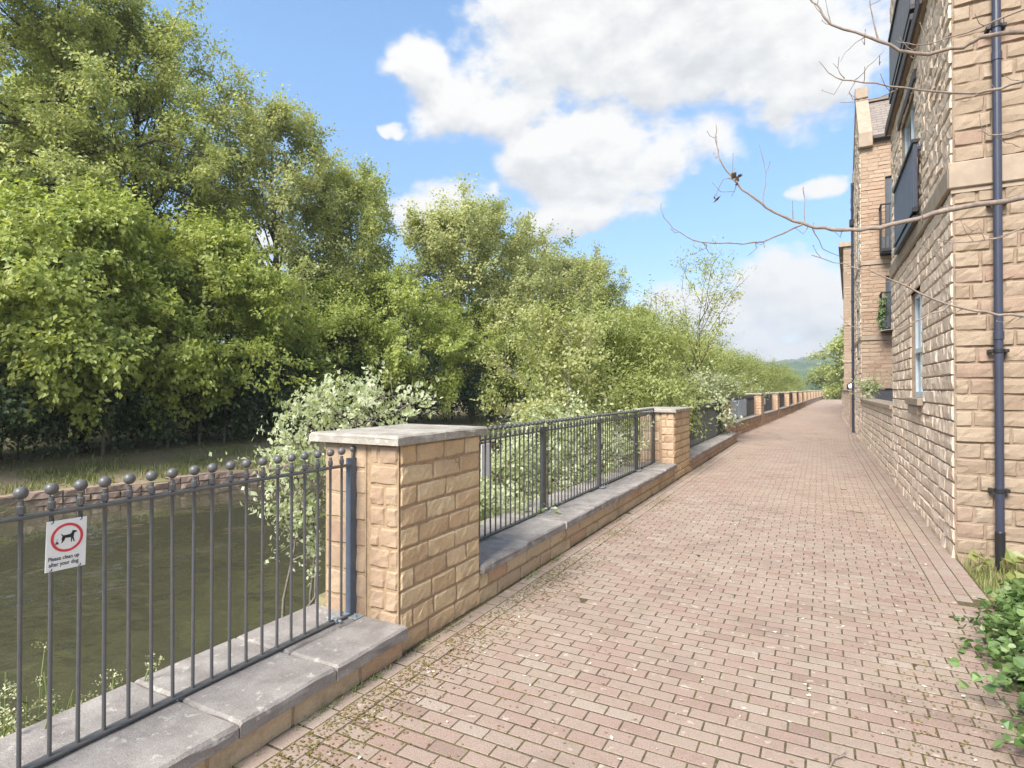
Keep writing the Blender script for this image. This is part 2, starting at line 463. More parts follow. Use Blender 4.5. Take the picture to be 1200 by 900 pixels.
SHIFT = [(20, 0), (43, .65), (82, 1.8), (124, 3.4), (200, 6.5)]
def shift(y): return lerp_tab(SHIFT, y)
FAR_EDGE = [(-40, -17), (0, -15.2), (6, -14.8), (10, -13.9), (13, -13.2), (20, -12.8), (60, -12.6), (160, -12)]
LEDGE = [(-40, -2.96), (4.2, -2.97), (4.6, -5.3), (8, -5.5), (15, -6.2), (25, -7), (60, -7), (160, -6)]
WATER_Z = -1.0

mb = MB()
ys = [-60, -20, 0, 2, 3.9, 5, 6.5, 8, 10, 13, 16, 20, 25, 32, 40, 50, 60, 80, 100, 125, 160]
rows = []
for y in ys:
    fe = lerp_tab(FAR_EDGE, y); le = lerp_tab(LEDGE, y); wx = -2.96 + shift(y)
    le = min(le + shift(y), wx - .01)
    dz = lambda: R0.uniform(-.03, .03)
    led = -.75 if le < wx - .1 else -1.6
    rows.append([(-700, y, 3), (-60, y, 1.0), (-24, y, .15), (fe - 2.6, y, -.15 + dz()), (fe - 1.2, y, -.42 + dz()), (fe - .25, y, -.58), (fe + .02, y, -.66), (fe + .10, y, -1.7),
                 (fe + 2, y, -2.4), (le - 1.2, y, -2.4), (le - .05, y, -1.5), (le + .05, y, led - .1), (wx, y, led), (wx + .2, y, -.06), (1.2 + shift(y), y, -.06), (6, y, -.05), (700, y, -.05)])
A = np.array(rows); nr, ncol = A.shape[:2]
i, j = np.meshgrid(np.arange(nr - 1), np.arange(ncol - 1), indexing='ij'); s = (i * ncol + j).ravel()
mb.add(A.reshape(-1, 3), Q=np.stack([s, s + 1, s + ncol + 1, s + ncol], -1))
mb.quad((-700, 160, -.1), (700, 160, -.1), (1500, 3000, -.1), (-1500, 3000, -.1))
mb.quad((-700, -600, -.1), (700, -600, -.1), (700, -60, -.1), (-700, -60, -.1))
structure(mb.build('ground', M['ground']))

mb = MB()
mb.quad((-18, -60, WATER_Z), (-2.8, -60, WATER_Z), (-2.8, 30, WATER_Z), (-18, 30, WATER_Z)); mb.quad((-18, 30, WATER_Z), (-2.8, 30, WATER_Z), (4, 159, WATER_Z), (-18, 159, WATER_Z))
structure(mb.build('water', M['water']))

# far bank edging: rough stone kerb of the canal
def polyline_blocks(mb, tab, y0, y1, z0, z1, L=(.35, .9), depth=.05):
    y = y0
    while y < y1:
        d = R0.uniform(*L); xa, xb = lerp_tab(tab, y), lerp_tab(tab, y + d)
        U = np.array((xb - xa, d, 0)); ln = np.linalg.norm(U); U /= ln; N = np.array((U[1], -U[0], 0))
        top = z1 + R0.uniform(-.06, .05)
        mo = MB()
        rock_wall(mb, mo, (xa + .04, y, 0), U, N, ln, z0, top, .16, (.25, .5), depth=depth, res=.08)
        mb.quad(np.array((xa + .06, y, top)), np.array((xb + .06, y + d, top)), np.array((xb - .3, y + d, top + .01)), np.array((xa - .3, y, top + .01)), R0.random())
        y += d
mb = MB(); polyline_blocks(mb, FAR_EDGE, -2, 24, -1.35, -.62)
M['bank_stone'] = stone_mat('bank_stone', [(.30, .21, .165), (.40, .29, .235), (.35, .25, .2), (.44, .33, .27), (.28, .21, .16)], stain=(.09, .08, .05), stain_amt=.6)
tag(mb.build('bank_edging', M['bank_stone']), 'rough brownish stone edging along the far canal bank under the trees', 'bank edging')

# path: blocks laid in courses across the way, lengthwise rows at both edges
def paver(mb, x0, x1, y0, y1, r, z=0.0, j=.0036, jy=.0056):
    z += R0.gauss(0, .0007); ta, tb = R0.gauss(0, .006), R0.gauss(0, .006)
    x0 += j + R0.uniform(0, .0015); x1 -= j + R0.uniform(0, .0015); y0 += jy + R0.uniform(0, .0015); y1 -= jy + R0.uniform(0, .0015)
    c = .0015; cx, cy = (x0 + x1) / 2, (y0 + y1) / 2
    V = []
    for (k, zz) in ((0, -.02), (0, -.0012), (c, 0)):
        for (X, Y) in ((x0 + k, y0 + k), (x1 - k, y0 + k), (x1 - k, y1 - k), (x0 + k, y1 - k)):
            V.append((X + shift(Y), Y, z + zz + (X - cx) * ta + (Y - cy) * tb))
    mb.add(V, Q=[(0, 1, 5, 4), (1, 2, 6, 5), (2, 3, 7, 6), (3, 0, 4, 7), (4, 5, 9, 8), (5, 6, 10, 9), (6, 7, 11, 10), (7, 4, 8, 11), (8, 9, 10, 11)], rq=r)

mb = MB()
BL, BW = .177, .0905
y = -1.6; k = 0
while y < 122:
    left = -2.0 if y < 19.0 else -2.62
    right = .80 if y > 5.35 else 1.5
    if y > 26: right = 1.35
    x = left - (BL * .5 if k % 2 else 0) + R0.uniform(-.012, .012)
    while x < right - .02:
        a, b = max(x, left), min(x + BL, right)
        if b - a > .03: paver(mb, a, b, y, y + BW, min(1, max(0, R0.gauss(.5, .24))))
        x += BL
    y += BW; k += 1
for (x0, x1, ya, yb, hi) in ((-2.215, -2.11, -1.6, 19, .05), (-2.11, -2.0, -1.6, 19, .1), (.80, .91, 5.35, 26, 0), (.91, 1.02, 5.42, 26, 0), (1.02, 1.135, 5.5, 26, 0)):
    y = ya + R0.uniform(0, .1)
    while y < yb:
        paver(mb, x0, x1, y, min(y + BL, yb), min(1, max(0, R0.gauss(.62 + hi, .2)))); y += BL
structure(mb.build('path', M['brick']))
mb = MB()
pts = [-1.7, 5, 12, 20, 30, 43, 60, 82, 100, 122.5]
for a, b in zip(pts, pts[1:]):
    la, lb = (-2.24 if b <= 20 else -2.7), (-2.24 if b <= 20 else -2.7)
    ra = 1.52 if b <= 5 else (1.15 if b <= 30 else 1.5)
    mb.quad((la + shift(a), a, -.0024), (ra + shift(a), a, -.0024), (ra + shift(b), b, -.0024), (lb + shift(b), b, -.0024))
structure(mb.build('path_joints', M['joint']))

# ------------------------------------------------------------------ canal-side wall, pillars, railings
def low_wall(label, y0, y1, xf, top, nslab_bounds, cut=None, rot=None, mats=('low_stone',), zbase=-.02, back=-2.96, group='low walls beside the canal'):
    """bay of low wall: stonework + coping slabs"""
    th = .068
    t = thing('low_wall', label, 'low wall', (xf, y0, 0), group)
    mb, mo = MB(), MB()
    n = max(1, round((top - th) / .125))
    rock_wall(mb, mo, (xf, y0, 0), (0, 1, 0), (1, 0, 0), y1 - y0, zbase, top - th, (top - th - zbase) / n, (.22, .5), depth=.014, res=.05)
    mb.build('stonework', M[mats[0]], t)
    mo.box(back + .02, xf - .002, y0, y1, -1.8, top - th - .001)
    mo.build('wall_core', M['mortar_warm'], t)
    for k in range(len(nslab_bounds) - 1):
        a, b = nslab_bounds[k], nslab_bounds[k + 1]
        mb = MB(); dz = R0.uniform(-.006, .006); dx = R0.uniform(-.006, .006)
        if cut and k == cut:
            slab(mb, back, -2.535, a + .003, b, top - th, top + dz, r=.3); slab(mb, -2.525, xf + .045 + dx, a + .003, b, top - th, top + dz, r=.5)
        else:
            slab(mb, back + dx, xf + .045 + dx, a + .003, b - .003, top - th, top + dz)
        mb.build('coping_slab', M['coping'], t)
    return t


WG = 'low walls beside the canal'
low_wall('low stone wall with wide worn grey coping under the railing with the dog sign', -1.6, 2.79, -2.225, .18, [-1.6, -.7, .15, .78, 1.65, 2.21, 2.79], cut=5)
low_wall('long low stone wall with grey coping between the two nearest pillars', 3.72, 10.33, -2.25, .29, [3.72, 4.45, 5.3, 6.1, 6.95, 7.8, 8.7, 9.5, 10.33])
low_wall('low stone wall jutting into the path between second pillar and plant draped third pillar', 11.66, 18.9, -2.25, .27, [11.66, 12.6, 13.5, 14.5, 15.5, 16.6, 17.7, 18.9], mats=('red_stone',))


def pillar(label, x1, y0, ln, wd=.60, top=1.26, cap=.058, loc=None, mats=('pillar_stone_lit', 'pillar_end_stone_shaded'), group='stone pillars along the canal'):
    x0 = x1 - wd; y1 = y0 + ln
    t = thing('stone_pillar', label, 'pillar', (x1, y0, 0), group)
    a, mo, e = MB(), MB(), MB()
    rock_wall(a, mo, (x1, y0, 0), (0, 1, 0), (1, 0, 0), ln, -.01, top, .127, (.22, .36), depth=.015, res=.035)
    a.build('path_face', M[mats[0]], t); a = MB()
    rock_wall(a, mo, (x0, y1, 0), (0, -1, 0), (-1, 0, 0), ln, -.7, top, .127, (.2, .34), depth=.02, res=.06)
    a.build('canal_face', M[mats[0]], t)
    # end faces: outer leaf, a straight joint, then the return leaf
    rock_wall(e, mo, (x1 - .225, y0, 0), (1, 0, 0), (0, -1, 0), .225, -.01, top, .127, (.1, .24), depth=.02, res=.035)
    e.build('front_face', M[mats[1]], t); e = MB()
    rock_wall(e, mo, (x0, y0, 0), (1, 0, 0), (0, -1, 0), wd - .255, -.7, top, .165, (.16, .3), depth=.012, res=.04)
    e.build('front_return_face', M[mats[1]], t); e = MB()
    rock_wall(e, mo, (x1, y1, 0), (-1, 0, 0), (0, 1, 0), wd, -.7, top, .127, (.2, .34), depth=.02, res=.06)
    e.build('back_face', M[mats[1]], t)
    mo.box(x0 + .002, x1 - .002, y0 + .002, y1 - .002, -1.6, top - .001)
    mo.build('pillar_core', M['mortar_warm'], t)
    c = MB(); slab(c, x0 - .09, x1 + .045, y0 - .065, y1 + .05, top + .002, top + .002 + cap, r=.5, chip=.006)
    c.build('cap', M['cap'], t)
    return t


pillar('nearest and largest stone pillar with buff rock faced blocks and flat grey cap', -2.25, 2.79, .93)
pillar('second stone pillar from the camera, ending the long railing with four posts', -2.25, 10.33, 1.33, top=1.19, mats=('pillar_stone_lit', 'red_stone'))
pillar('third stone pillar, reddish and draped with leafy bush, where the wall steps back', -2.52, 18.9, .95, top=1.17, mats=('red_stone', 'red_stone'))


def bar_mesh(mb, x, y, z0, z1, n=8, rad=.0078, ball=True):
    mb.cyl((x, y, z0), (x, y, z1 - .03), rad, n)
    mb.lathe((x, y, z1 - .062), [(rad, 0), (.014, .003), (.014, .03), (.0095, .034), (.0095, .05)], n)


def finial_mesh(mb, x, y, z, n=14, r=.0235):
    mb.lathe((x, y, z), [(r * math.sin(a), -r * math.cos(a)) for a in np.linspace(.02, PI - .02, 9)], n)


def railing(label, y0, y1, zb, zr, post_ys, sp=.0955, x=-2.6, first=None, postmat='post_iron', nb=8, im='iron'):
    t = thing('railing', label, 'railing', (x, y0, zb), 'canal railings')
    mb = MB(); mb.box(x - .02, x + .02, y0, y1, zr - .006, zr + .008, bev=.003); mb.build('top_rail', M[im], t)
    mb = MB(); mb.box(x - .022, x + .022, y0, y1, zb + .006, zb + .018, bev=.003); mb.build('bottom_rail', M[im], t)
    y = (first if first is not None else y0 + .06); bars = []
    proto = None; n = 0
    while y < y1 - .02:
        if all(abs(y - p) > .045 for p in post_ys):
            if proto is None:
                mb = MB(); bar_mesh(mb, x, y, zb + .014, zr + .075, nb + 2); proto = mb.build('bar', M[im], t); py = y
                mb = MB(); finial_mesh(mb, x, y, zr + .093, nb + 4); f = mb.build('finial', M[im], proto, True)
            else:
                b = proto.copy(); COL.objects.link(b); b.parent = t; b.location = (0, y - py, 0)
                b.rotation_euler = (R0.gauss(0, .002), R0.gauss(0, .002), 0)
                g = f.copy(); COL.objects.link(g); g.parent = b
            n += 1
        y += sp
    for p in post_ys:
        mb = MB()
        mb.box(x - .02, x + .02, p - .0375, p - .0315, zb + .008, zr + .035); mb.box(x - .02, x + .02, p + .0315, p + .0375, zb + .008, zr + .035)
        mb.box(x + .012, x + .019, p - .0315, p + .0315, zb + .008, zr + .034)
        mb.box(x - .02, x + .02, p - .0373, p + .0373, zr + .036, zr + .043)
        o = mb.build('post', M[postmat], t)
        mb = MB(); mb.cyl((x, p, zr + .043), (x, p, zr + .085), .009, 8); finial_mesh(mb, x, p, zr + .1, 12, .02); mb.build('post_finial', M[im], o, True)
        mb = MB(); mb.box(x - .06, x + .085, p - .06, p + .06, zb - .0005, zb + .0075, bev=.002)
        mb.build('base_plate', M['zinc'], o)
        for (a, b) in ((.06, -.04), (.06, .04), (-.04, -.045), (-.04, .045)):
            mb = MB(); mb.lathe((x + a, p + b, zb + .008), [(.0, .022), (.0055, .022), (.0055, .01), (.010, .01), (.010, 0)], 6)
            mb.build('bolt', M['zinc'], o)
    return t


railing('near grey iron railing with ball topped bars carrying the dog sign', .06, 2.74, .184, 1.125, [2.765], first=.09, im='iron_near')
railing('long iron railing with ball tops and four flat posts between first and second pillars', 3.75, 10.32, .294, 1.155, [5.63, 7.4, 9.15, 10.24], first=3.83, nb=6, postmat='iron')
railing('dark iron railing partly hidden by leaves between the second and third pillars', 11.7, 18.88, .274, 1.115, [11.78, 15.3, 18.8], first=11.86, nb=6, postmat='iron')
# clamp at the foot of the near post
mb = MB(); mb.box(-2.66, -2.575, 2.60, 2.64, .186, .215, bev=.004); mb.box(-2.615, -2.585, 2.60, 2.74, .196, .206); mb.cyl((-2.57, 2.62, .2), (-2.55, 2.62, .2), .009, 6)
tag(mb.build('fixing_clamp', M['zinc']), 'small galvanised clamp holding down the near railing beside its end post', 'clamp')

# receding bays: pillar, wall and railing repeated every seven metres
def line_pt(y):
    return np.array((lerp_tab([(19.8, -2.55), (43, -1.67), (82, -.48), (124, 1.41)], y), y, 0.0))

ys_p = [27.6 + 6.95 * k for k in range(12)]
ordw = ['fourth', 'fifth', 'sixth', 'seventh', 'eighth', 'ninth', 'tenth', 'eleventh', 'twelfth', 'thirteenth', 'fourteenth', 'fifteenth']
p0 = pillar('fourth stone pillar from the camera, first of the evenly spaced receding row', -2.4, ys_p[0], .95, .55, top=1.36, cap=.06, mats=('red_stone', 'red_stone'), group='stone pillars along the canal')
q = line_pt(ys_p[0]); p0.location = (q[0], q[1], 0)
def ang(y): d = line_pt(y + 3) - line_pt(y); return -math.atan2(d[0], d[1])
p0.rotation_euler[2] = ang(ys_p[0])
for k in range(1, 12):
    q = line_pt(ys_p[k])
    dup(p0, (q[0], q[1], 0), ang(ys_p[k]), 1, '%s stone pillar from the camera in the row receding along the path' % ordw[k])

def far_bay(y0, y1, k):
    a, b = line_pt(y0), line_pt(y1); d = b - a; L = np.linalg.norm(d); U = d / L; N = np.array((U[1], -U[0], 0)); Zv = np.array((0, 0, 1.))
    names = ['first', 'second', 'third', 'fourth', 'fifth', 'sixth', 'seventh', 'eighth', 'ninth', 'tenth', 'eleventh', 'twelfth']
    t = thing('low_wall', '%s bay of low wall beyond the step, under the railing before the %s pillar' % (names[k], ordw[k]), 'low wall', tuple(a), WG)
    mb, mo = MB(), MB()
    rock_wall(mb, mo, a - N * .03, U, N, L, -.02, .42, .145, (.25, .5), depth=.02, res=.07 if k < 3 else .2)
    mb.build('stonework', M['red_stone'], t)
    mo.obox(a, U, -N, Zv, (0, L), (.035, .6), (-1.3, .419)); mo.build('wall_core', M['mortar_warm'], t)
    n = 5
    mb = MB()
    for i in range(n): mb.obox(a, U, -N, Zv, (i * L / n + .004, (i + 1) * L / n - .004), (-.02, .62), (.42, .485), R0.random())
    mb.build('coping', M['coping'], t)
    mb = MB()
    o = a - N * .3
    mb.obox(o, U, -N, Zv, (.02, L - .02), (-.02, .02), (1.23, 1.245)); mb.obox(o, U, -N, Zv, (.02, L - .02), (-.02, .02), (.5, .515))
    s = .08
    while s < L:
        p = o + U * s
        mb.cyl(p + Zv * .5, p + Zv * 1.31, .012, 5); mb.lathe(p + Zv * 1.325, [(.002, -.025), (.022, -.01), (.022, .01), (.002, .025)], 6)
        s += .0955
    for s in (.06, L / 2, L - .06):
        mb.obox(o, U, -N, Zv, (s - .035, s + .035), (-.022, .022), (.488, 1.27))
    r = mb.build('railing', M['iron'])
    tag(r, 'dark iron railing of the %s bay beyond the step in the wall' % names[k], 'railing', 'canal railings')
    return a, U, N, L

for k in range(12):
    y0 = 19.86 if k == 0 else ys_p[k - 1] + .96
    res = far_bay(y0, ys_p[k] - .01, k)
    if k == 0:
        a, U, N, L = res
        mb = MB()
        mb.obox(a - N * .268, U, -N, (0, 0, 1), (1.5, 3.3), (0, .02), (.55, 1.2)); mb.obox(a - N * .268, U, -N, (0, 0, 1), (3.5, 5.4), (0, .02), (.53, 1.2))
        tag(mb.build('weather_sheet', M['pale_sheet']), 'pale blue sheet boards fixed to the railing just past the third pillar', 'sheet')
    if k == 1:
        a, U, N, L = res
        mb = MB(); mb.obox(a - N * .27, U, -N, (0, 0, 1), (2.6, 2.95), (0, .01), (.85, 1.15)); 
        t = mb.build('notice_plate', M['white']); tag(t, 'small white notice on the railing between the fourth and fifth pillars', 'notice')

# white plate behind the second railing
mb = MB(); mb.box(-2.70, -2.694, 4.50, 4.68, .80, 1.10, bev=.002)
tag(mb.build('notice_plate', M['white']), 'blank back of a white notice fixed on canal side of long railing', 'notice')
for s in (4.53, 4.65):
    pass

# far cross wall, bin and planter at the end of the path
end = line_pt(112)
mb, mo = MB(), MB()
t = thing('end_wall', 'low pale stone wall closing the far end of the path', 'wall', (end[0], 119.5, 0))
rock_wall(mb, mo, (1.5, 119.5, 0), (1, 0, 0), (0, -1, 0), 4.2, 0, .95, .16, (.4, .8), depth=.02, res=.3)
mb.build('stonework', M['end_stone_shaded'], t); mo.box(1.5, 5.7, 119.51, 119.9, 0, .949); mo.build('wall_core', M['mortar'], t)
mb = MB(); mb.box(1.45, 5.75, 119.42, 119.95, .952, 1.03); mb.build('coping', M['cap'], t)
t = thing('litter_bin', 'small black litter bin at the far end of the path', 'bin', (2.0, 117, 0))
mb = MB(); mb.lathe((2.0, 117, 0), [(.0, 0), (.3, 0), (.36, .95), (.0, .95)], 14); mb.build('body', M['black'], t)
mb = MB(); mb.lathe((2.0, 117, .96), [(.38, 0), (.40, .05), (.36, .16), (.2, .25), (0, .28)], 14); mb.build('lid', M['black'], t)

# ------------------------------------------------------------------ dog sign on the near railing
SX = -2.583; sy0, sy1, sz0, sz1 = 1.115, 1.252, .905, 1.097
t = thing('dog_sign', 'white dog fouling notice with red ring tied to the near railing', 'sign', (SX, sy0, sz0))
mb = MB(); mb.box(SX - .0035, SX, sy0, sy1, sz0, sz1, bev=.001); mb.build('board', M['white'], t)
cy, cz = (sy0 + sy1) / 2 + .001, sz0 + .122
mb = MB(); an = np.linspace(0, 2 * PI, 49)[:-1]; ro, ri = .055, .0455
V = [(SX + .0012, cy + r * math.cos(a), cz + r * math.sin(a)) for r in (ri, ro) for a in an]; V += [(SX + .0002, v[1], v[2]) for v in V]
q = np.arange(48); q2 = (q + 1) % 48
mb.add(V, Q=np.concatenate([np.stack([q, q2, q2 + 48, q + 48], -1), np.stack([q + 48, q2 + 48, q2 + 144, q + 144], -1), np.stack([q2, q, q + 96, q2 + 96], -1)]))
mb.build('ring', M['red'], t)
dog = [(-.021, .004), (-.026, .014), (-.024, .015), (-.018, .008), (-.006, .008), (.008, .010), (.013, .018), (.014, .025), (.017, .021), (.021, .022), (.030, .017), (.029, .014), (.021, .013), (.019, .005), (.018, -.004), (.022, -.022), (.019, -.023), (.014, -.008), (.012, -.022), (.009, -.022), (.009, -.004), (-.004, -.004), (-.010, -.003), (-.014, -.012), (-.022, -.022), (-.025, -.021), (-.019, -.011), (-.020, -.021), (-.0225, -.012), (-.0235, -.003)]
mb = MB(); k = len(dog)
V = [(SX + .0012, cy + .004 + a * .98, cz + .002 + b * .98) for a, b in dog]; mb.ngon(V)
mb.build('dog_figure', M['ink'], t)
mb = MB()
for (a, b, w, h) in ((-.034, -.021, .012, .003), (-.034, -.0175, .009, .003), (-.034, -.014, .006, .003), (-.036, -.007, .001, .004), (-.032, -.006, .001, .005)):
    mb.quad((SX + .0012, cy + a - w / 2, cz + b), (SX + .0012, cy + a + w / 2, cz + b), (SX + .0012, cy + a + w / 2, cz + b + h), (SX + .0012, cy + a - w / 2, cz + b + h))
mb.build('dropping_figure', M['ink'], t)
for k, (txt, zz, yy) in enumerate((('Please clean up', sz0 + .0405, sy0 + .008), ('after your dog', sz0 + .0185, sy0 + .011))):
    cu = bpy.data.curves.new('lettering', 'FONT'); cu.body = txt; cu.size = .0215; cu.extrude = .0004; cu.materials.append(M['ink']); cu.offset = .0002
    tmp = bpy.data.objects.new('tmp', cu); COL.objects.link(tmp); bpy.context.view_layer.update()
    me = bpy.data.meshes.new_from_object(tmp.evaluated_get(bpy.context.evaluated_depsgraph_get())); bpy.data.objects.remove(tmp)
    o = bpy.data.objects.new('lettering', me); COL.objects.link(o); o.parent = t
    o.location = (.0008, yy - sy0, zz - sz0); o.rotation_euler = (PI / 2, 0, PI / 2); o.scale = (.8, 1, 1)
mb = MB()
for (yy, zz) in ((sy0 + .02, sz1 - .006), (sy1 - .02, sz1 - .006), (sy0 + .02, sz0 + .006), (sy1 - .02, sz0 + .006)):
    mb.tube([(SX + .002, yy - .006, zz - .004), (SX + .004, yy, zz), (SX - .01, yy + .006, zz + .016)], .0016, 5)
mb.build('cable_tie', M['black'], t)
t.rotation_euler = (math.radians(-1.5), 0, 0)

# ------------------------------------------------------------------ buildings on the right
BX = 1.13
def reveal(mb, X, y0, y1, z0, z1, d=.12):
    mb.quad((X, y0, z0), (X + d, y0, z0), (X + d, y0, z1), (X, y0, z1)); mb.quad((X, y1, z0), (X, y1, z1), (X + d, y1, z1), (X + d, y1, z0))
    mb.quad((X, y0, z1), (X + d, y0, z1), (X + d, y1, z1), (X, y1, z1)); mb.quad((X, y0, z0), (X, y1, z0), (X + d, y1, z0), (X + d, y0, z0))

def window_x(parent, X, y0, y1, z0, z1, bars=(.45,), inset=.035):
    """window in a wall facing -X: frame with glazing and meeting rail"""
    f = MB(); x0, x1 = X + inset, X + inset + .06; w = .055
    f.box(x0, x1, y0, y0 + w, z0, z1); f.box(x0, x1, y1 - w, y1, z0, z1); f.box(x0, x1, y0 + w, y1 - w, z0, z0 + w + .02); f.box(x0, x1, y0 + w, y1 - w, z1 - w, z1)
    for b in bars: f.box(x0 - .012, x1 - .012, y0 + w, y1 - w, z0 + (z1 - z0) * b - .03, z0 + (z1 - z0) * b + .03)
    f.box(x0 + .002, x1 - .002, (y0 + y1) / 2 - .02, (y0 + y1) / 2 + .02, z0 + w, z1 - w)
    fo = f.build('window', M['upvc'], parent)
    g = MB(); g.quad((x0 + .03, y0 + w, z0 + w), (x0 + .03, y0 + w, z1 - w), (x0 + .03, y1 - w, z1 - w), (x0 + .03, y1 - w, z0 + w)); g.build('glass', M['glass'], fo)
    return fo

TOP1 = 10.4
near = thing('apartment_building', 'nearest stone apartment building with blue downpipe on its end wall', 'building', (BX, 6.82, 0))
wop = [(1.85, 2.80, 1.49, 2.87), (2.35, 3.75, 3.75, 5.6), (2.3, 4.2, 6.35, 8.4)]
a, mo, e = MB(), MB(), MB()
rock_wall(a, mo, (BX, 6.82, 0), (0, 1, 0), (-1, 0, 0), 5.13, -.02, 3.49, .1463, (.2, .44), wop, depth=.022, res=.05)
rock_wall(a, mo, (BX, 6.82, 0), (0, 1, 0), (-1, 0, 0), 5.13, 3.70, 6.0, .1463, (.2, .44), wop, depth=.022, res=.06)
rock_wall(a, mo, (BX, 6.82, 0), (0, 1, 0), (-1, 0, 0), 5.13, 6.2, TOP1, .1463, (.2, .44), wop, depth=.022, res=.08)
rock_wall(a, mo, (BX, 11.95, 0), (1, 0, 0), (0, 1, 0), 4, 0, TOP1, .1463, (.25, .5), depth=.03, res=.2)
a.build('side_wall', M['side_stone_lit'], near)
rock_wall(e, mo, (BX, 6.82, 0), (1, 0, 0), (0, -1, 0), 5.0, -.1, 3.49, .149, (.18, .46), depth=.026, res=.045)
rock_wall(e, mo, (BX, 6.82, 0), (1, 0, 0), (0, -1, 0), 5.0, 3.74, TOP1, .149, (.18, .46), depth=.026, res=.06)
e.build('end_wall', M['end_stone_shaded'], near)
for (u0, u1, z0, z1) in wop: reveal(mo, BX, 6.82 + u0, 6.82 + u1, z0, z1, .2)
mo.box(BX + .3, 6.13, 7.1, 11.9, 0, TOP1)
for z0 in (3.48, 5.99): mo.quad((BX + .004, 6.82, z0), (BX + .004, 11.95, z0), (BX + .004, 11.95, z0 + .27), (BX + .004, 6.82, z0 + .27))
mo.build('wall_core', M['mortar'], near)
# string courses
mb = MB(); mb.box(BX - .045, 6.13, 6.765, 6.82 - .004, 3.492, 3.738, bev=.01); mb.box(BX - .048, BX - .0045, 6.768, 11.95, 3.49, 3.698, bev=.01); mb.box(BX - .02, 6.13, 6.79, 6.81, 3.45, 3.4915)
mb.build('string_course', M['ashlar'], near)
mb = MB(); mb.box(BX - .07, BX - .0045, 6.9, 11.97, 6.02, 6.19, bev=.01); mb.build('string_course', M['ashlar'], near)
mb = MB(); mb.box(BX - .10, BX - .071, 8.0, 11.97, 6.0, 6.16, bev=.006); mb.build('fascia', M['lead'], near)
f = window_x(near, BX, 6.82 + 1.85, 6.82 + 2.80, 1.49, 2.87)
mb = MB(); mb.box(BX - .075, BX + .05, 8.56, 9.72, 1.395, 1.488, bev=.008); mb.build('sill', M['ashlar'], f)
mb = MB(); mb.box(BX - .06, BX + .05, 8.70, 9.56, 1.28, 1.393, bev=.01); mb.build('sill_block', M['ashlar'], f)
f = window_x(near, BX, 6.82 + 2.35, 6.82 + 3.75, 3.75, 5.6, bars=(.5,))
mb = MB(); mb.box(BX - .04, BX + .02, 9.0, 10.75, 5.602, 5.73, bev=.006); mb.build('lintel', M['lead'], f)
f = window_x(near, BX, 6.82 + 2.3, 6.82 + 4.2, 6.35, 8.4, bars=(.5,))

def juliet(parent, y0, y1, z0, z1, X=BX, depth=.09, name='balcony_guard'):
    mb = MB(); n = 16; x = X - depth
    for i in range(n):
        a = y0 + (y1 - y0) * i / n
        mb.box(x, x + .02, a + .013, a + (y1 - y0) / n - .013, z0 + .06, z1 - .04)
    o = mb.build(name, M['dark_panel'], parent)
    mb = MB(); mb.box(x - .025, x + .045, y0 - .05, y1 + .05, z1 - .038, z1 + .012, bev=.006); mb.build('handrail', M['black'], o)
    mb = MB(); mb.box(x - .02, x + .04, y0 - .03, y1 + .03, z0, z0 + .055, bev=.004); mb.box(x - .015, X - .005, y0, y1, z0 - .12, z0 - .04, bev=.004); mb.build('bottom_rail', M['black'], o)
    mb = MB()
    for a in (y0 - .03, y1 - .01): mb.box(x - .005, x + .035, a, a + .045, z0 + .056, z1 - .04); mb.box(x + .036, X - .004, a, a + .04, z1 - .12, z1 - .08)
    mb.build('guard_post', M['pipe'], o)
juliet(near, 8.62, 10.62, 3.78, 4.66)
juliet(near, 8.75, 11.2, 6.36, 7.3)
mb = MB(); mb.add([(BX - .3, 6.5, TOP1), (6.4, 6.5, TOP1), (6.4, 12.2, TOP1), (BX - .3, 12.2, TOP1), (3.7, 6.5, TOP1 + 2.2), (3.7, 12.2, TOP1 + 2.2)], Q=[(0, 3, 5, 4), (1, 4, 5, 2), (0, 1, 2, 3)], T=[(0, 4, 1), (3, 2, 5)]); mb.build('roof', M['slate'], near)
# downpipe on the end wall
px_, py_ = 1.445, 6.735
mb = MB(); mb.cyl((px_, py_, .3), (px_, py_, TOP1), .034, 16); mb.lathe((px_, py_, 2.05), [(.034, 0), (.041, .003), (.041, .075), (.034, .08)], 16); mb.lathe((px_, py_, 4.6), [(.034, 0), (.041, .003), (.041, .075), (.034, .08)], 16)
dp = mb.build('downpipe', M['pipe'], near, False)
mb = MB(); mb.lathe((px_, py_, -.06), [(.0385, 0), (.0385, .36), (.034, .37)], 16); mb.build('foot_section', M['black'], dp)
for z in (.66, 1.93, 3.28, 4.9):
    mb = MB(); mb.lathe((px_, py_, z), [(.036, 0), (.043, .002), (.043, .034), (.036, .036)], 16); mb.box(px_ - .075, px_ - .04, py_ - .012, py_ + .08, z + .003, z + .033, bev=.003); mb.box(px_ + .04, px_ + .075, py_ - .012, py_ + .08, z + .003, z + .033, bev=.003)
    mb.build('pipe_clip', M['black'], dp)

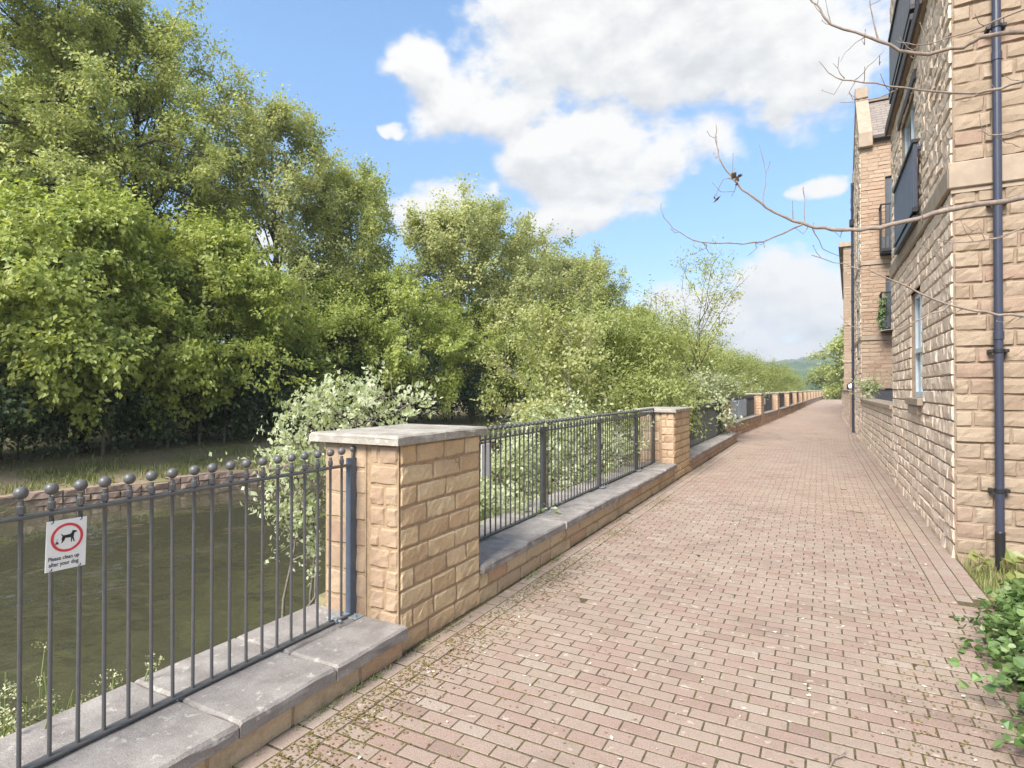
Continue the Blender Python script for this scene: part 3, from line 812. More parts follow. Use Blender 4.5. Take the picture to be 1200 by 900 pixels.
# terrace wall between the blocks
t = thing('terrace_wall', 'low stone terrace wall with coping between the near building and the gabled block', 'wall', (BX, 11.95, 0))
mb, mo = MB(), MB()
rock_wall(mb, mo, (BX, 11.96, 0), (0, 1, 0), (-1, 0, 0), 8.33, -.02, 1.25, .1463, (.2, .44), depth=.015, res=.06)
mb.build('stonework', M['side_stone_lit'], t); mo.box(BX + .002, BX + .3, 11.97, 20.29, 0, 1.249); mo.build('wall_core', M['mortar'], t)
mb = MB(); y = 11.97
while y < 20.2: slab(mb, BX - .055, BX + .34, y, min(y + .9, 20.28) - .006, 1.252, 1.325); y += .9
mb.build('coping', M['ashlar'], t)
mb = MB(); mb.quad((BX + .3, 11.96, 1.0), (9, 11.96, 1.0), (9, 20.3, 1.0), (BX + .3, 20.3, 1.0)); structure(mb.build('terrace_floor', M['coping']))

# gabled block
g = thing('gabled_building', 'gabled stone apartment block with two small balconies beyond the terrace wall', 'building', (BX, 20.3, 0))
a, mo, e = MB(), MB(), MB()
EZ, AZ, GY0, GY1 = 9.1, 10.95, 20.3, 23.7
def gtop(z):
    if z < EZ: return (0, GY1 - GY0)
    k = (z - EZ) / (AZ - EZ) * (GY1 - GY0) / 2
    return (k, GY1 - GY0 - k)
rock_wall(a, mo, (BX, GY0, 0), (0, 1, 0), (-1, 0, 0), GY1 - GY0, -.02, AZ, .15, (.22, .46), [(.9, 2.2, 2.6, 4.2), (.9, 2.2, 5.7, 7.3)], depth=.03, res=.09, top=gtop)
rock_wall(a, mo, (BX + .12, GY1, 0), (0, 1, 0), (-1, 0, 0), 4.5, -.02, 9.4, .15, (.22, .46), depth=.03, res=.12)
a.build('side_wall', M['side_stone_lit'], g)
for z0, z1 in ((1.62, 3.05), (3.2, 5.3), (5.45, 9.05)):
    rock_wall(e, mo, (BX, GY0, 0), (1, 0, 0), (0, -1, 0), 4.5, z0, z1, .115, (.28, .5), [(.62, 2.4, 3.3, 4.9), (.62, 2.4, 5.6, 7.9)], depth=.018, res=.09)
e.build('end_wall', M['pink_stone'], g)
mo.box(BX + .35, 5.6, GY0 + .3, GY1 - .05, 0, 9.0)
for z0, z1 in ((3.03, 3.22), (5.28, 5.47)): mo.quad((BX, GY0 - .003, z0), (5.6, GY0 - .003, z0), (5.6, GY0 - .003, z1), (BX, GY0 - .003, z1))
reveal(mo, BX, GY0 + .9, GY0 + 2.2, 2.6, 4.2); reveal(mo, BX, GY0 + .9, GY0 + 2.2, 5.7, 7.3)
mo.box(BX + .3, 5.6, GY1, 28.1, 0, 9.3)
mo.build('wall_core', M['mortar'], g)
mb = MB(); mb.box(BX - .03, 5.6, GY0 - .05, GY0 - .0035, 3.055, 3.195, bev=.008); mb.box(BX - .035, BX - .004, GY0 - .05, GY1, 3.05, 3.19, bev=.008); mb.build('string_course', M['ashlar'], g)
mb = MB(); mb.box(BX - .03, 5.6, GY0 - .05, GY0 - .0035, 5.305, 5.445, bev=.008); mb.box(BX - .035, BX - .004, GY0 - .05, GY1, 5.30, 5.44, bev=.008); mb.build('string_course', M['ashlar'], g)
window_x(g, BX, GY0 + .9, GY0 + 2.2, 2.6, 4.2); window_x(g, BX, GY0 + .9, GY0 + 2.2, 5.7, 7.3)
# gable coping, kneeler and roof
my = (GY0 + GY1) / 2
mb = MB()
for s, ya in ((1, GY0), (-1, GY1)):
    mb.add([(BX - .05, ya - s * .06, EZ - .02), (BX + .30, ya - s * .06, EZ - .02), (BX + .30, my, AZ - .02), (BX - .05, my, AZ - .02), (BX - .05, ya - s * .06, EZ + .2), (BX + .30, ya - s * .06, EZ + .2), (BX + .30, my, AZ + .2), (BX - .05, my, AZ + .2)],
           Q=[(0, 1, 2, 3), (4, 7, 6, 5), (0, 4, 5, 1), (1, 5, 6, 2), (2, 6, 7, 3), (3, 7, 4, 0)], rq=.5)
mb.box(BX - .06, BX + .31, my - .2, my + .2, AZ + .06, AZ + .42, bev=.02)
for ya in (GY0, GY1): mb.box(BX - .06, BX + .31, ya - .16, ya + .16, EZ - .28, EZ + .16, bev=.02)
mb.build('gable_coping', M['ashlar'], g)
mb = MB(); nrow = 14
for k in range(nrow):
    y0_, y1_ = GY0 - .12 + (my - GY0 + .12) * k / nrow, GY0 - .12 + (my - GY0 + .12) * (k + 1) / nrow
    z0_, z1_ = EZ + .02 + (AZ - EZ - .1) * k / nrow, EZ + .02 + (AZ - EZ - .1) * (k + 1) / nrow
    x = BX + .305 - (.15 if k % 2 else 0)
    while x < 5.7:
        xa, xb = max(x + .004, BX + .305), min(x + .296, 5.7)
        if xb > xa: mb.add([(xa, y0_, z0_ + .03), (xb, y0_, z0_ + .03), (xb, y1_ + .03, z1_ + .03), (xa, y1_ + .03, z1_ + .03), (xa, y0_, z0_), (xb, y0_, z0_)], Q=[(0, 1, 2, 3), (4, 5, 1, 0)], rq=R0.random())
        x += .3
mb.quad((BX + .3, my, AZ - .05), (5.7, my, AZ - .05), (5.7, GY1 + .1, EZ), (BX + .3, GY1 + .1, EZ)); mb.box(BX + .3, 5.7, my - .09, my + .09, AZ - .06, AZ + .03)
ro = mb.build('roof', M['slate'], g)
mb = MB(); mb.box(BX + .32, 5.7, GY0 - .20, GY0 - .08, EZ - .09, EZ + .01, bev=.01); mb.box(BX + .30, 5.7, GY0 - .08, GY0 - .004, EZ - .14, EZ - .02); mb.build('gutter', M['lead'], ro)
mb = MB(); mb.box(BX + .06, 5.6, GY1, 28.2, 9.41, 9.55); mb.build('parapet_coping', M['ashlar'], g)
mb = MB(); mb.cyl((BX - .03, 24.75, -.04), (BX - .03, 24.75, 9.2), .045, 10); 
for z in (1.2, 3.0, 4.8, 6.5, 8.2): mb.lathe((BX - .03, 24.75, z), [(.046, 0), (.06, .005), (.06, .06), (.046, .065)], 10)
dp = mb.build('downpipe', M['pipe'], g)
mb = MB(); mb.box(BX - .12, BX + .06, 24.62, 24.88, 7.6, 7.85, bev=.02); mb.build('hopper', M['black'], dp)
# balconies on the end face
def balcony(parent, x0, x1, z0, zt, d=.55):
    yb = GY0 - d
    mb = MB(); mb.box(x0, x1, yb, GY0 - .006, z0, z0 + .08); 
    for k in range(4): mb.box(x0 + .02, x1, yb + .04 + k * .13, yb + .09 + k * .13, z0 - .05, z0 - .003)
    o = mb.build('balcony', M['black'], parent)
    mb = MB(); mb.box(x0 - .02, x1, yb - .02, yb + .03, zt - .04, zt, bev=.005); mb.box(x0 - .02, x0 + .03, yb + .031, GY0 - .006, zt - .04, zt, bev=.005); mb.build('handrail', M['black'], o)
    mb = MB()
    n = int((x1 - x0) / .1)
    for k in range(n + 1): mb.box(x0 + k * .1, x0 + k * .1 + .016, yb - .002, yb + .014, z0 + .081, zt - .041)
    for k in range(5): mb.box(x0 - .005, x0 + .011, yb + .1 + k * .1, yb + .116 + k * .1, z0 + .081, zt - .041)
    mb.build('balusters', M['black'], o)
    mb = MB(); mb.box(x0 - .004, x1, yb + .0145, yb + .022, z0 + .082, z0 + .42); mb.build('infill_panel', M['dark_panel'], o)
    return o
b1 = balcony(g, 1.60, 3.4, 5.58, 6.95); b2 = balcony(g, 1.60, 3.4, 3.3, 4.4)
for (z0, z1) in ((3.3, 4.9), (5.6, 7.9)):
    mb = MB(); mb.box(1.745, 3.5, GY0 + .05, GY0 + .1, z0, z1); 
    o = mb.build('balcony_door', M['dark_panel'], g)
    mb = MB(); mb.quad((1.84, GY0 + .046, z0 + .2), (2.6, GY0 + .046, z0 + .2), (2.6, GY0 + .046, z1 - .12), (1.84, GY0 + .046, z1 - .12)); mb.build('glass', M['glass'], o)
# dark vent grille below the end face
mb = MB(); mb.box(BX + .14, 5.6, GY0 + .06, GY0 + .1, .9, 1.618)
for k in range(9): mb.box(BX + .45 + k * .42, BX + .48 + k * .42, GY0 + .03, GY0 + .059, 1.0, 1.615)
mb.build('undercroft_screen', M['dark_panel'], g)
mb = MB(); mb.box(BX + .02, BX + .135, GY0 + .02, GY0 + .2, .9, 1.619); mb.box(BX + .003, BX + .3, GY0 - .001, GY0 + .3, -.02, 1.0); mb.build('corner_pier', M['pink_stone'], g)

# far block
fb = thing('far_building', 'far end stone apartment block beyond the gabled block, pale tall end wall', 'building', (1.25, 38, 0))
a, mo = MB(), MB()
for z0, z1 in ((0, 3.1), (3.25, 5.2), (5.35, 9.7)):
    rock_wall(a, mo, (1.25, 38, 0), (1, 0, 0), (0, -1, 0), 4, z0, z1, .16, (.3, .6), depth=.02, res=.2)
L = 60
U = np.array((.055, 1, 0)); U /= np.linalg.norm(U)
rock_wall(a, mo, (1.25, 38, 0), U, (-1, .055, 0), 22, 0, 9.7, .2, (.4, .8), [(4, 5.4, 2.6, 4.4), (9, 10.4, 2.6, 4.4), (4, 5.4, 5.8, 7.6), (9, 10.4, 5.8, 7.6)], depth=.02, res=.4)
a.build('wall', M['end_stone_shaded'], fb)
mo.obox((1.26, 38.03, 0), U, (1, 0, 0), (0, 0, 1), (0, 21.9), (.02, 3.9), (0, 9.65)); mo.build('wall_core', M['mortar'], fb)
mb = MB(); mb.box(1.19, 5.3, 37.94, 37.996, 3.102, 3.248, bev=.01); mb.build('string_course', M['ashlar'], fb)
mb = MB(); mb.box(1.19, 5.3, 37.94, 37.996, 5.202, 5.348, bev=.01); mb.build('string_course', M['ashlar'], fb)
mb = MB(); mb.add([(1.0, 37.85, 9.7), (5.4, 37.85, 9.7), (5.4, 60.3, 9.7), (1.9, 60.3, 9.7), (1.0, 37.85, 9.95), (5.4, 37.85, 9.95), (5.4, 60.3, 9.95), (1.9, 60.3, 9.95)], Q=[(0, 3, 2, 1), (4, 5, 6, 7), (0, 1, 5, 4), (1, 2, 6, 5), (2, 3, 7, 6), (3, 0, 4, 7)]); mb.build('parapet', M['ashlar'], fb)
# boundary wall on toward the end
t = thing('boundary_wall', 'low stone boundary wall along the right of the path beyond the gabled block', 'wall', (BX, 28.2, 0))
mb, mo = MB(), MB()
rock_wall(mb, mo, (BX, 28.25, 0), (0, 1, 0), (-1, 0, 0), 9.7, -.02, 1.5, .15, (.3, .5), depth=.02, res=.2)
mb.build('stonework', M['side_stone_lit'], t); mo.box(BX + .002, BX + .3, 28.25, 37.9, 0, 1.499); mo.build('wall_core', M['mortar'], t)
mb = MB(); mb.box(BX - .05, BX + .34, 28.25, 37.9, 1.502, 1.57, bev=.01); mb.build('coping', M['ashlar'], t)
# bulkhead lamp
t = thing('wall_lamp', 'round dark bulkhead lamp with pale globe on the far block end wall', 'lamp', (1.55, 37.9, 1.8))
mb = MB()
c = np.array((1.6, 37.75, 1.75))
prof = [(.0, 0), (.2, 0), (.23, .06), (.18, .14)]
an = np.arange(16) * 2 * PI / 16
V = [(c[0] + q * math.cos(x), 37.97 - z, c[2] + q * math.sin(x)) for q, z in prof for x in an]; i = np.arange(3)[:, None] * 16; j = np.arange(16)[None, :]; j2 = (j + 1) % 16
mb.add(V, Q=np.stack([i + j, i + j2, i + 16 + j2, i + 16 + j], -1).reshape(-1, 4)); mb.build('housing', M['black'], t)
mb = MB(); V = [(c[0] + .17 * math.sin(b) * math.cos(x), 37.84 - .13 * math.cos(b), c[2] + .17 * math.sin(b) * math.sin(x)) for b in np.linspace(.02, PI / 2, 6) for x in an]
i = np.arange(5)[:, None] * 16
mb.add(V, Q=np.stack([i + j, i + j2, i + 16 + j2, i + 16 + j], -1).reshape(-1, 4)); mb.build('globe', M['white'], t, True)

# ------------------------------------------------------------------ foliage
def norm(a): return a / (np.linalg.norm(a, axis=-1, keepdims=True) + 1e-9)

def add_leaves(mb, S, E, n, length, width, sigma, droop, rng, base_r=None, up=.8, spread=.6, rvar=.28, outw=.8, rounded=False):
    """n leaves spread along the twigs S->E"""
    S, E = np.asarray(S), np.asarray(E); k = len(S)
    idx = rng.integers(0, k, n); tt = rng.uniform(.05, 1.12, n)[:, None]
    P = S[idx] + (E[idx] - S[idx]) * tt + rng.normal(0, 1, (n, 3)) * sigma
    d = norm(norm(E[idx] - S[idx]) * .7 + rng.normal(0, 1, (n, 3)) * spread + np.array((0, 0, -droop)))
    ow = P - S.mean(0); ow[:, 2] *= .3; ow = norm(ow)
    nn = norm(np.array((0, 0, up)) + ow * outw + rng.normal(0, .38, (n, 3)))
    w = norm(np.cross(d, nn)); nn = np.cross(w, d)
    ln = (length * rng.uniform(.65, 1.25, n))[:, None]; wd = ln * (width / length)
    tw = rng.random(k) if base_r is None else base_r
    r = np.clip(tw[idx] * .55 + .22 + rng.normal(0, rvar * .5, n), 0, 1)
    if rounded:
        V = np.stack([P, P + d * ln * .12 + w * wd * .42 + nn * ln * .05, P + d * ln * .5 + w * wd * .5 + nn * ln * .09, P + d * ln - nn * ln * .1, P + d * ln * .5 - w * wd * .5 + nn * ln * .09, P + d * ln * .12 - w * wd * .42 + nn * ln * .05], 1).reshape(-1, 3)
        q = np.arange(n)[:, None] * 6
        mb.add(V, Q=np.concatenate([q + np.array([[0, 1, 2, 3]]), q + np.array([[0, 3, 4, 5]])]), rq=np.concatenate([r, r])); return
    V = np.stack([P, P + d * ln * .45 + w * wd * .5 + nn * ln * .06, P + d * ln - nn * ln * .08, P + d * ln * .45 - w * wd * .5 + nn * ln * .06], 1).reshape(-1, 3)
    mb.add(V, Q=np.arange(n * 4).reshape(-1, 4), rq=r)


def grow(H, Rad, h0, rng, style='spread', nl=34, lean=(0, 0), trunk_r=.16, side=None, sub=6, tert=5, tl=(.45, 1.0), multi=1, prof=None):
    """branch skeleton: returns wood MB and twig arrays"""
    wood = MB(); S, E = [], []
    stems = []
    for mstem in range(multi):
        ox, oy = (rng.normal(0, .18, 2) if multi > 1 else (0, 0))
        hh = H * (rng.uniform(.8, 1.0) if mstem else 1)
        k = 9; z = np.linspace(-.3, hh, k)
        fan = rng.normal(0, .12 * H if multi > 1 else .0, 2)
        w = np.cumsum(rng.normal(0, H * .012, (k, 2)), 0)
        P = np.column_stack([ox + w[:, 0] + (np.array(lean)[0] + fan[0]) * (z / H) ** 1.4 * (z > 0), oy + w[:, 1] + (np.array(lean)[1] + fan[1]) * np.abs(z / H) ** 1.4 * (z > 0), z])
        P = np.nan_to_num(P)
        rad = trunk_r * (1 - .93 * np.clip(z / hh, 0, 1)) / (multi ** .5); rad[0] *= 1.4; rad[1] *= 1.1
        wood.tube(P, rad, 8 if trunk_r > .05 else 5); stems.append((P, rad, hh))
    if prof is None:
        prof = {'spread': lambda u: (math.sin(PI * min(1, .12 + .88 * u ** .85)) ** .6) * (1 - .15 * u), 'upright': lambda u: math.sin(PI * (.10 + .86 * u)) ** .75, 'bush': lambda u: math.sqrt(max(0, 1 - (u * 1.02 - .25) ** 2 / .62))}[style]
    for i in range(nl):
        P, rad, hh = stems[i % multi]
        u = (i + rng.uniform(0, 1)) / nl
        if style == 'spread': up0, curve = rng.uniform(.15, .6) + .5 * u ** 2, -.55
        elif style == 'upright': up0, curve = rng.uniform(.9, 1.5) + .5 * u, .15
        else: up0, curve = rng.uniform(.3, .9) + .7 * u, -.25
        az = i * 2.39996 + rng.uniform(-.5, .5)
        if side is not None and rng.random() < side[1]: az = side[0] + rng.normal(0, .7)
        Lr = max(.25 * Rad, Rad * prof(u)) * rng.uniform(.72, 1.18)
        hz = h0 + (hh * .97 - h0) * u - (Lr * (up0 + curve * .4) * .55 if style == 'upright' else 0)
        hz = max(h0 * .6, hz)
        c = np.array([np.interp(hz, P[:, 2], P[:, q]) for q in range(3)]); tr = np.interp(hz, P[:, 2], rad)
        d = np.array((math.cos(az), math.sin(az), 0))
        ts = np.linspace(0, 1, 6)
        B = c + d * (Lr * ts)[:, None] + np.outer(up0 * Lr * ts + curve * Lr * ts ** 2, (0, 0, 1)) + np.cumsum(rng.normal(0, Lr * .03, (6, 3)), 0) * (ts > 0)[:, None]
        zc = hh * rng.uniform(.93, 1.03); B[:, 2] = np.where(B[:, 2] > zc, zc + (B[:, 2] - zc) * .25, B[:, 2])
        br = max(.012, min(tr * .55, .018 * Lr + .008)) * (1 - .85 * ts); wood.tube(B, br, 5, caps=False)
        for q in range(sub):
            s = .3 + .7 * ((q + rng.uniform(0, 1)) / sub) ** .75
            b0 = np.array([np.interp(s, ts, B[:, x]) for x in range(3)])
            ax = norm(B[min(5, int(s * 5) + 1)] - B[max(0, int(s * 5) - 1)])
            dd = norm(ax * .8 + rng.normal(0, .62, 3) + np.array((0, 0, .18 if style != 'spread' else .05)))
            l2 = Lr * rng.uniform(.22, .42) * (1.25 - .6 * s) + .15
            e2 = b0 + dd * l2 + np.array((0, 0, -.10 * l2 if style == 'spread' else 0))
            wood.tube([b0, (b0 + e2) / 2 + rng.normal(0, .03 * l2, 3), e2], [br[int(s * 5)] * .5 + .003, .006, .003], 4, caps=False)
            for z in range(tert):
                s2 = rng.uniform(.2, 1); p = b0 + (e2 - b0) * s2
                d3 = norm(dd * .6 + rng.normal(0, .75, 3) + np.array((0, 0, .25 if style == 'upright' else -.05)))
                e3 = p + d3 * rng.uniform(*tl)
                S.append(p); E.append(e3)
        S.append(B[4]); E.append(B[5] + d * .3)
    P, rad, hh = stems[0]
    for z in range(14): S.append(P[-1] - np.array((0, 0, rng.uniform(0, .8)))); E.append(S[-1] + np.append(rng.normal(0, .35, 2), rng.uniform(.1, .6)))
    return wood, np.array(S), np.array(E)


def tree(name, label, cat, loc, H, Rad, h0, style, mat, seed, n, leaf=(.12, .075), sigma=.14, droop=.35, bark='bark', group=None, crown_name='crown', rvar=.28, up=.8, **kw):
    rng = np.random.default_rng(seed)
    wood, S, E = grow(H, Rad, h0, rng, style, **kw)
    t = thing(name, label, cat, (0, 0, 0), group)
    wood.build('trunk' if name.endswith('tree') else 'stems', M[bark], t, True)
    mb = MB(); add_leaves(mb, S, E, n, leaf[0], leaf[1], sigma, droop, rng, up=up, rvar=rvar); mb.build(crown_name, M[mat], t)
    t.location = loc
    return t


GB = 'trees on the far canal bank'
def bank(px, X, z=-.2):
    r = ray(px, 456); k = X / r[0]; return (X, r[1] * k, z)

# tall trees of the row on the far bank
t1 = tree('broadleaf_tree', 'tallest leafy tree at the left, its top reaching out of the picture', 'tree', bank(60, -22), 16.6, 5.0, 3.4, 'spread', 'leaf_mid', 1, 84000, (.13, .08), .095, .45, group=GB, nl=46, sub=8, tert=5, trunk_r=.24)
tree('broadleaf_tree', 'tall tree behind the leftmost one, pointed top with gappy edge against blue sky', 'tree', bank(165, -22), 15.4, 3.0, 3, 'upright', 'leaf_mid', 2, 52000, (.13, .08), .10, .35, group=GB, nl=40, sub=7, tert=5, trunk_r=.22)
t2 = tree('birch_tree', 'airy pale tree with light showing through its middle, right of the tallest tree', 'tree', bank(326, -19.5), 13.2, 3.2, 2.0, 'upright', 'leaf_pale', 3, 60000, (.13, .09), .12, .35, 'bark_grey', group=GB, nl=36, sub=7, tert=4, trunk_r=.2)
tree('broadleaf_tree', 'narrow pointed tree between the airy pale tree and the twin topped poplar', 'tree', bank(406, -19.5), 11.9, 2.7, 1.2, 'upright', 'leaf_mid', 4, 52000, (.14, .095), .12, .3, group=GB, nl=36, sub=7, tert=4, trunk_r=.17)
t3 = tree('poplar_tree', 'broad rounded poplar tree standing behind the nearest stone pillar', 'tree', bank(556, -17.8), 11.7, 4.3, 1.2, 'upright', 'leaf_pale', 5, 92000, (.15, .11), .14, .3, 'bark_grey', group=GB, nl=54, sub=8, tert=5, trunk_r=.22, multi=2)
tree('poplar_tree', 'slimmer poplar tree right of the broad one, above the long railing', 'tree', bank(636, -18), 11.0, 4.3, 1.2, 'upright', 'leaf_pale', 6, 80000, (.16, .12), .15, .3, 'bark_grey', group=GB, nl=50, sub=7, tert=5, trunk_r=.2)
t4 = tree('broadleaf_tree', 'greyish tree with ragged top, last tall one before the line drops away', 'tree', bank(690, -18), 12.6, 3.4, 1.6, 'upright', 'leaf_mid', 7, 52000, (.18, .12), .17, .3, group=GB, nl=40, sub=7, tert=5, trunk_r=.2)
dup(t4, bank(742, -18, -.3), 2.1, .84, 'smaller ragged tree just right of the last tall one, above the bushes')
for k, (px, X, sc, rz, lb) in enumerate(((785, -18, .74, 1.0, 'tree in the falling treeline directly behind the thin sapling'), (815, -16, .70, 3.0, 'rounded tree of the falling treeline just right of the thin sapling'), (842, -15, .72, 4.4, 'tree of the falling treeline above the third pillar'), (868, -14, .62, 5.2, 'tree of the distant treeline above the pale sheet boards'), (888, -14, .60, .4, 'small looking distant tree second from the right end of the treeline'), (905, -13, .60, 2.6, 'rightmost distant tree of the treeline before the hillside'))):
    dup(t4 if k % 2 else t3, bank(px, X, -.4), rz, sc, lb)
# filling trees behind
for k, (px, X, sc, rz, lb, src) in enumerate(((-70, -23, .95, 2, 'tree half out of the picture at the far left, behind the lower branches', t1), (250, -28, .68, 4, 'tree set back behind the gap left of the airy pale tree', t1), (470, -26, .52, 5, 'tree set back in the gap left of the broad poplar', t1), (350, -28, .58, 1.3, 'tree set back behind the airy pale tree', t1), (600, -27, .72, 3.3, 'tree set back between the two poplars', t3), (60, -29, .9, 3.6, 'tree set back behind the tallest tree', t1))):
    dup(src, bank(px, X, 0), rz, sc, lb)
# low spreading bright trees in front
t5 = tree('maple_tree', 'low bright green tree spreading over the bank at the far left', 'tree', bank(95, -17.6), 6.6, 3.4, 1.9, 'spread', 'leaf_bright', 21, 42000, (.14, .09), .09, .6, group=GB, nl=34, sub=7, tert=4, trunk_r=.12, side=(-.4, .45))
tree('maple_tree', 'bright green spreading tree with layered drooping boughs, second from left', 'tree', bank(235, -17.8), 6.8, 3.3, 2.2, 'spread', 'leaf_bright', 22, 38000, (.135, .09), .09, .6, group=GB, nl=34, sub=7, tert=4, trunk_r=.12, side=(-.6, .4))
dup(t5, bank(-60, -18.5), 1.9, 1.0, 'low bright green tree cut off by the left edge of the picture', GB)
tree('maple_tree', 'bright green rounded tree just left of and behind the white shrub', 'tree', bank(385, -17.6), 5.9, 3.0, 1.5, 'spread', 'leaf_bright', 23, 32000, (.125, .085), .09, .5, group=GB, nl=34, sub=7, tert=4, trunk_r=.12)
dup(t5, bank(470, -16.4), 4.2, .98, 'bright green rounded tree at the foot of the broad poplar', GB)
dup(t5, bank(575, -15.8), 2.9, .9, 'low green tree in the shade below the slim poplar', GB)
# dark undergrowth on the bank
GU = 'dark undergrowth shrubs under the far trees'
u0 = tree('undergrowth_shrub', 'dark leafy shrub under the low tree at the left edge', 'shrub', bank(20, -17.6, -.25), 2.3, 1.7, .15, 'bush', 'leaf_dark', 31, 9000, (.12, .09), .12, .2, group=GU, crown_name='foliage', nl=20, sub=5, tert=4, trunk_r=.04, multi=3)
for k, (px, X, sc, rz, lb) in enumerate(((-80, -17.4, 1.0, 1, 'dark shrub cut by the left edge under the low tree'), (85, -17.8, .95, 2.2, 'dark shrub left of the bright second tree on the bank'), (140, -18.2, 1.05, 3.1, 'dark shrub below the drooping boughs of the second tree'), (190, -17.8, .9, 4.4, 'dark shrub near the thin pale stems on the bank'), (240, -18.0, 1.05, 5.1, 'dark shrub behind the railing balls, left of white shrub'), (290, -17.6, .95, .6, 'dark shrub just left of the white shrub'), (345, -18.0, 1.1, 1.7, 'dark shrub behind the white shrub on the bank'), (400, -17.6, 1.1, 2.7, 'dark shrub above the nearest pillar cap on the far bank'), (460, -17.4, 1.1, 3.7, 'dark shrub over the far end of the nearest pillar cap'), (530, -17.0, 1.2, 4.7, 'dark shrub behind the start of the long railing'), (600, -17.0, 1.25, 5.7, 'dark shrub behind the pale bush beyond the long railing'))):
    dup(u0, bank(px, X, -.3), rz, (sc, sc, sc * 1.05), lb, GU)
# pale thin stems at the edge of the wood
for px in (196, 233, 262, 120):
    p = bank(px, -16.9, -.35); mb = MB(); mb.tube([(p[0], p[1], -.4), (p[0] + .05, p[1] + .04, 1.0), (p[0] - .1, p[1] + .1, 2.6), (p[0] - .1, p[1] + .25, 4.2)], [.045, .04, .03, .015], 6)
    tag(mb.build('sapling', M['bark_grey']), 'thin pale sapling stem before the dark undergrowth, %s' % {196: 'left of the middle one', 233: 'in the middle of the far bank', 262: 'nearest the white shrub', 120: 'under the second bright tree'}[px], 'sapling', 'thin stems on the far bank')

# near side shrubs
GS = 'shrubs growing on the canal side of the wall'
tree('flowering_shrub', 'pale whitish shrub with upright leaf clusters behind the nearest pillar', 'shrub', (-5.2, 5.45, -.75), 2.2, .85, 1.0, 'bush', 'leaf_white', 41, 3000, (.07, .044), .02, -.5, 'bark_grey', group=GS, crown_name='foliage', nl=20, sub=5, tert=3, tl=(.12, .3), trunk_r=.045, multi=3, up=.5)
tree('flowering_shrub', 'smaller whitish shrub over the water, left of the nearest pillar', 'shrub', (-5.05, 4.55, -.85), 1.8, .5, .6, 'bush', 'leaf_white', 42, 2200, (.06, .038), .026, -.5, 'bark_grey', group=GS, crown_name='foliage', nl=16, sub=4, tert=3, tl=(.12, .28), trunk_r=.03, multi=3, up=.5)
tree('pale_shrub', 'pale green bush rising above the middle of the long railing', 'shrub', (-5.4, 12.3, -.75), 4.0, 1.35, .8, 'bush', 'leaf_pale', 43, 9500, (.085, .06), .06, -.1, 'bark_grey', group=GS, crown_name='foliage', nl=26, sub=6, tert=4, tl=(.2, .5), trunk_r=.06, multi=4, rvar=.3)
low1 = tree('low_bush', 'low light green bush against the back of the long railing, nearest the first pillar', 'bush', (-3.55, 5.3, -.8), 1.35, .62, .15, 'bush', 'leaf_white', 44, 4200, (.055, .038), .045, .1, group=GS, crown_name='foliage', nl=16, sub=4, tert=3, tl=(.1, .25), trunk_r=.015, multi=4)
dup(low1, (-3.6, 6.7, -.8), 2.2, 1.05, 'low light green bush behind the long railing between its first and second posts'); dup(low1, (-3.7, 8.3, -.8), 4.0, 1.25, 'low light green bush behind the long railing between its second and third posts'); dup(low1, (-3.8, 9.9, -.8), 5.5, 1.35, 'low light green bush behind the far end of the long railing')
w1 = tree('willow_bush', 'yellow green willow bush behind the second pillar', 'bush', (-5.2, 15.6, -.8), 4.1, 1.75, .4, 'bush', 'leaf_willow', 51, 22000, (.11, .05), .10, .3, group='willow bushes along the near bank', crown_name='foliage', nl=30, sub=7, tert=4, trunk_r=.05, multi=4)
for k, (x, y, sc, rz, lb) in enumerate(((-7.3, 19.5, 1.0, 1.4, 'willow bush left of the second pillar, set back over the canal'), (-5.6, 20.4, 1.0, 2.6, 'willow bush behind the thin sapling'), (-5.1, 25, .95, 3.9, 'willow bush right of the third pillar'), (-6.8, 26, 1.2, 5.0, 'taller willow bush set back beyond the third pillar'), (-4.9, 31, .95, .8, 'willow bush behind the fourth pillar'), (-4.8, 37, .95, 2.0, 'willow bush behind the fifth pillar'), (-4.6, 44, 1.0, 3.3, 'willow bush behind the sixth pillar'), (-4.5, 53, 1.0, 4.6, 'willow bush behind the seventh pillar'), (-4.2, 64, 1.0, 5.6, 'willow bush behind the eighth and ninth pillars'), (-3.8, 77, .95, .3, 'willow bush behind the tenth pillar'), (-3.4, 92, .88, 1.2, 'last willow bush at the far end of the railing'))):
    dup(w1, (x, y, -.8), rz, sc, lb)
tree('climbing_bush', 'leafy bush sprawling over the third pillar and its railing', 'bush', (-3.0, 17.9, .0), 1.75, 1.15, .4, 'bush', 'leaf_white', 52, 3600, (.09, .06), .07, .2, group=GS, crown_name='foliage', nl=20, sub=5, tert=4, tl=(.15, .4), trunk_r=.02, multi=3)
tree('climbing_bush', 'light green spray of leaves leaning over the second pillar', 'bush', (-2.95, 12.6, .1), 1.5, .75, .5, 'bush', 'leaf_willow', 53, 1900, (.09, .05), .06, .2, group=GS, crown_name='foliage', nl=16, sub=4, tert=3, tl=(.15, .35), trunk_r=.015, multi=3)
tree('sapling_tree', 'thin airy sapling with sparse leaves rising near the third pillar', 'tree', (-3.55, 17.0, -.7), 6.2, 1.35, 3.0, 'upright', 'leaf_mid', 54, 2600, (.085, .04), .08, .3, nl=15, sub=4, tert=3, tl=(.25, .6), trunk_r=.035, multi=2)
tree('far_tree', 'green tree at the far end of the path beside the far building', 'tree', (4.6, 103, -.1), 11.0, 4.4, 1.0, 'spread', 'leaf_mid', 55, 12000, (.42, .30), .4, .3, nl=34, sub=6, tert=4, trunk_r=.2)
